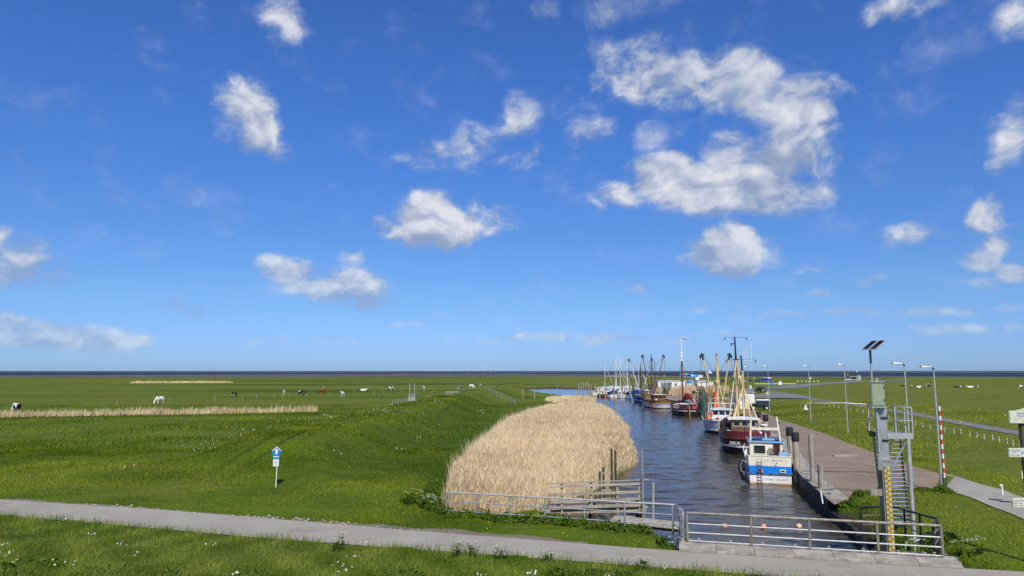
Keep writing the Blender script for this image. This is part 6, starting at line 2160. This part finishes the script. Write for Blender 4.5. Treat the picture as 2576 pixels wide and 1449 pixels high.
# plumes on top of the reeds catch the light
x, y = scatter(-5, 23, 36, 170, 60000, lambda x, y: inside(REEDS, x, y))
k_ = rng.uniform(0, 1, len(x)) < np.clip(60 / y, .3, 1)
x, y = x[k_], y[k_]
dd = np.clip(.66 + .34 * dist(REEDS, x, y) / 1.2, .66, 1)
P = np.stack([x + .2, y, ground(x, y) + 1.72 * dd * (.80 + .34 * vnoise(x, y, .8, 12)) * (1 - .56 * sm(y, 80, 175)) * (1 + rng.normal(0, .07, len(x)))], 1)
stuff(blades('reed_plumes', P, rng.uniform(.25, .45, len(x)), rng.uniform(.04, .07, len(x)) * np.clip(y / 55, 1, 2.2), reed_m, .22, np.clip(rng.normal(.62, .2, len(x)), 0, 1), (.25, .05)), 'feathery seed heads on top of the reeds', 'reeds')
# green young reed by the water
edge_p = [(5.0, 43.0), (6.4, 46), (8.6, 54), (10.9, 61), (12.0, 66), (12.2, 70), (11.0, 69.5), (10.0, 64), (8.2, 58), (6.0, 50), (4.4, 45)]
reed_bed('green_reeds', edge_p, 5200, .5, 1.05, .02, .05, 'young green reeds at the waterline of the reed bed', reed_g)
reed_bed('dry_reed_strip', [(-100, 104.5), (-80, 108.5), (-58, 116), (-35, 124.5), (-35, 127.5), (-58, 119.5), (-80, 113), (-102, 109.5)], 26000, .75, 1.25, .03, .06, 'long strip of dry reeds across the left meadow', edge_fall=.5, bright=.42)
reed_bed('far_reed_patch', [(-226, 412), (-205, 424), (-176, 436), (-176, 441), (-205, 431), (-226, 420)], 9000, .8, 1.3, .05, .12, 'pale patch of dry reeds far out on the left marsh', edge_fall=.5, bright=.8)
reed_bed('channel_reeds', [(9.5, 163), (15, 169), (20, 168), (21, 175), (14, 180), (8, 174)], 9000, .6, 1.2, .03, .07, 'low dry reeds at the head of the reed bed', edge_fall=.5, bright=.7)
reed_bed('harbour_reeds', [(47, 205), (66, 212), (70, 226), (60, 236), (45, 228)], 26000, 1.3, 2.0, .05, .12, 'dry brown reeds between the harbour shed and the quay', edge_fall=.5, bright=.3)
reed_bed('hut_reeds', [(48.6, 141), (51.0, 141), (54.5, 160), (55.5, 172), (52.0, 172), (49.5, 156)], 9000, .6, 1.0, .04, .09, 'patch of dry grass right of the white hut', edge_fall=.5, bright=.3)


# leafy weeds along the railing and round the kerb end
def leaf_cloud(name, spots, m, label, cat='weeds'):
    Vs, rs = [], []
    for (cx, cy, r_, h_, n) in spots:
        a = rng.uniform(0, 2 * math.pi, n)
        q = r_ * np.sqrt(rng.uniform(0, 1, n))
        x, y = cx + q * np.cos(a), cy + q * np.sin(a) * .8
        z = ground(x, y) + rng.uniform(0.02, 1, n) ** .8 * h_ * np.clip(1.15 - q / r_ * .8, .2, 1)
        s = rng.uniform(.03, .085, n)
        n3 = rng.normal(0, 1, (n, 3)) + np.array([0, -.5, .8])
        n3 /= np.linalg.norm(n3, axis=1)[:, None]
        u = np.cross(n3, rng.normal(0, 1, (n, 3)))
        u /= np.linalg.norm(u, axis=1)[:, None]
        v = np.cross(n3, u)
        C = np.stack([x, y, z], 1)
        Q = np.stack([C - u * s[:, None] * 1.3, C - v * s[:, None] * .6, C + u * s[:, None] * 1.3, C + v * s[:, None] * .6], 1)
        Vs.append(Q.reshape(-1, 3))
        rs.append(np.repeat(np.clip(rng.normal(.45, .25, n), 0, 1), 4))
    V = np.concatenate(Vs)
    Fq = np.arange(len(V)).reshape(-1, 4)
    return stuff(np_mesh(name, V, Fq, m, rnd=np.concatenate(rs)), label, cat)


sp = []
for i in range(46):
    f = i / 45
    x = -3.4 + f * 8.6
    y = 34.0 - (x + 3.15) * .36 + rng.uniform(-.55, .35)
    sp.append((x, y, rng.uniform(.25, .65), rng.uniform(.08, .5), int(rng.uniform(50, 210))))
for i in range(16):
    x = 5.0 + i * .16
    sp.append((x, 31.0 - (x - 5) * .5 + rng.uniform(-.4, .3), .4, rng.uniform(.12, .4), 110))
leaf_cloud('bank_weeds', sp, weed_m, 'leafy green weeds along the foot of the bank railing')
leaf_cloud('kerb_weeds', [(6.55, 28.4, .55, .85, 700), (6.3, 28.9, .5, .6, 450), (6.75, 29.3, .5, .6, 450), (6.15, 28.0, .4, .4, 260)], weed_m, 'dark leafy weed clump at the left end of the kerb')
leaf_cloud('lamp_weeds', [(25.0, 41.4, .5, .4, 320), (24.9, 40.6, .4, .3, 200), (19.6, 40.2, .7, .25, 300), (18.4, 39.0, .6, .25, 260), (21.2, 41.0, .8, .22, 260), (22.8, 41.3, .8, .22, 260), (24.0, 41.4, .7, .22, 260)], weed_m, 'tufted weeds along the near edge of the quay')
leaf_cloud('reed_side_weeds', [(-4.6, 38.5 + i * 1.3, .8, rng.uniform(.5, .9), 420) for i in range(9)] + [(-3.6, 35.4, .8, .7, 500), (-4.2, 36.8, .8, .8, 500), (-5.2, 37.2, .7, .6, 360)], weed_m, 'weeds growing at the left edge of the reed bed')
leaf_cloud('slope_weeds', [(-3.4, 17.0, .35, .22, 260), (-2.2, 20.6, .5, .25, 300), (1.6, 21.5, .5, .25, 300)] + [(rng.uniform(-16, 8), rng.uniform(13, 24), rng.uniform(.25, .8), rng.uniform(.10, .26), 230) for _ in range(120)], weed_m, 'broad leaved weeds in the foreground grass')
leaf_cloud('gauge_weeds', [(16.6 + i * .25, 28.4 + (i % 3) * .4, .4, .22, 120) for i in range(6)], weed_m, 'weeds at the foot of the gauge stair')


# cow parsley: single plants near by, a scatter of white heads beyond
def parsley(x, y, h, label, group='cow parsley plants'):
    z = gz(x, y)
    t = thing('cow_parsley', label, 'plant', (x, y, z), random.uniform(0, 6), group)
    st_, um = MB(), MB()
    for k in range(6):
        a, q = random.uniform(0, 6.28), random.uniform(.08, .26)
        hh = h * random.uniform(.7, 1.0)
        top = Vector((q * math.cos(a), q * math.sin(a), hh))
        st_.tube((0, 0, 0), top, .008, .005, 4)
        for j in range(5):
            b = random.uniform(0, 6.28)
            c_ = top + Vector((.06 * math.cos(b), .06 * math.sin(b), random.uniform(0, .03)))
            um.lathe([(.004, -.008), (.021, .005), (.017, .012), (.003, .015)], 6, c_)
    st_.build('stems', weed_m, t)['kind'] = 'stuff'
    um.build('flower_heads', white_m, t)['kind'] = 'stuff'
    lf = MB()
    for k in range(34):
        a, q, zz = random.uniform(0, 6.28), random.uniform(.03, .28), random.uniform(.03, h * .6)
        c_ = Vector((q * math.cos(a), q * math.sin(a), zz))
        d1 = Vector((math.cos(a), math.sin(a), .3)) * .09
        d2 = Vector((-math.sin(a), math.cos(a), 0)) * .035
        lf.add([c_ - d1, c_ - d2, c_ + d1, c_ + d2], [(0, 1, 2, 3)])
    lf.build('leaves', weed_m, t)['kind'] = 'stuff'


for fx, fy, hh, lb in ((857, 1375, .75, 'tall cow parsley at the grass edge left of centre'), (845, 1380, .55, 'smaller cow parsley left of the tall one by the path'),
                       (1150, 1393, .75, 'cow parsley leaning over the near path edge in the middle'), (1187, 1393, .6, 'cow parsley right of the middle one at the path edge'),
                       (1260, 1402, .6, 'cow parsley at the path edge below the bank railing'), (1615, 1428, .55, 'cow parsley at the path edge below the kerb end'),
                       (1378, 1406, .4, 'low cow parsley beside the near path edge')):
    x, y = gp(fx, fy, .15)
    parsley(x, min(y, float(ix(PATH_NEAR, x, 0)) - .15), hh, lb)
for i, (x, y) in enumerate(((-3.9, 35.6), (-4.5, 36.3), (-4.0, 37.0), (-4.9, 37.4), (-4.4, 38.4), (-3.3, 35.0), (-5.3, 36.4))):
    parsley(x, y, .85 + .1 * (i % 3), 'white flowering cow parsley in the clump at the left end of the bank railing')
parsley(6.5, 28.75, 1.0, 'cow parsley growing out of the weed clump at the kerb end')
for i, (x, y) in enumerate(((16.4, 26.8), (16.9, 27.1), (17.3, 26.6))):
    parsley(x, y, .6, 'cow parsley behind the right end of the sluice railing')


def heads(name, x, y, h, s, m, label, cat='flowers', per=1):
    n = len(x)
    z = ground(x, y) + h
    k = 6
    a = np.linspace(0, 2 * math.pi, k + 1)[:-1]
    ring = np.stack([np.cos(a), np.sin(a), np.zeros(k)], 1)
    tilt = rng.normal(0, .35, (n, 2))
    C = np.stack([x, y, z], 1)
    V = C[:, None, :] + ring[None] * s[:, None, None]
    V[:, :, 2] += ring[None, :, 0] * (s * tilt[:, 0])[:, None] + ring[None, :, 1] * (s * (tilt[:, 1] + .45))[:, None]
    Fq = np.arange(n * k).reshape(n, k)
    return stuff(np_mesh(name, V.reshape(-1, 3), Fq, m, rnd=np.repeat(rng.uniform(0, 1, n), k)), label, cat)


def clusters(n, per, x0, x1, y0, y1, spread, keep):
    cx, cy = scatter(x0, x1, y0, y1, n, keep)
    m_ = len(cx)
    x = np.repeat(cx, per) + rng.normal(0, spread, m_ * per)
    y = np.repeat(cy, per) + rng.normal(0, spread, m_ * per)
    return x, y


x, y = clusters(70, 6, -40, 6, 44, 150, .5, lambda x, y: free(x, y) & (np.abs(x - bank_x(y) + 4) < 14))
k_ = free(x, y)
heads('dyke_flowers', x[k_], y[k_], rng.uniform(.3, .6, k_.sum()), rng.uniform(.018, .036, k_.sum()) * np.clip(y[k_] / 55, 1, 2.2), white_m, 'white umbel flowers dotted over the summer dyke')
x, y = clusters(45, 7, -32, -14, 70, 150, .6, lambda x, y: free(x, y) & (np.abs(x - bank_x(y) + 8) < 3.5))
heads('dyke_foot_flowers', x, y, rng.uniform(.4, .8, len(x)), rng.uniform(.03, .065, len(x)), white_m, 'belt of white flowers at the left foot of the dyke')
x, y = clusters(60, 5, -20, 8, 12, 33, .16, lambda x, y: (y < ix(PATH_NEAR, x, 0) - .3) & (np.abs(x) < y * .76))
heads('slope_flowers', x, y, rng.uniform(.2, .34, len(x)), rng.uniform(.012, .03, len(x)), white_m, 'small white flowers in the foreground grass')
x, y = scatter(-40, 34, 24, 60, 1500, lambda x, y: (y > ix(PATH_FAR, x, 0) + .4) & free(x, y) & (vnoise(x, y, .35, 22) > .56))
heads('dandelions', x, y, rng.uniform(.06, .14, len(x)), rng.uniform(.012, .024, len(x)), yellow_m, 'yellow dandelions scattered over the turf')
x, y = clusters(60, 6, 30, 75, 48, 120, .7, lambda x, y: free(x, y) & (x > ix(QUAY_R, y, 1) + 6))
heads('right_bank_flowers', x, y, rng.uniform(.2, .5, len(x)), rng.uniform(.02, .045, len(x)), white_m, 'white flowers on the grass right of the quay')

# stony edge of the path on the left
x, y = scatter(-22, -4, 30, 38, 2600, lambda x, y: (y > ix(PATH_FAR, x, 0) - .1) & (y < ix(PATH_FAR, x, 0) + .85 * vnoise(x, y, .4, 31)))
mb = MB()
for a, b in zip(x[:900], y[:900]):
    r_ = random.uniform(.02, .07)
    mb.ball((a, b, gz(a, b) + r_ * .2), r_, 5, 3, (1.3, 1, .5))
stuff(mb.build('verge_stones', mat('verge_stone', (.42, .38, .33), .9, 0, .3, 6.0)), 'loose pale stones along the far edge of the path', 'stones')
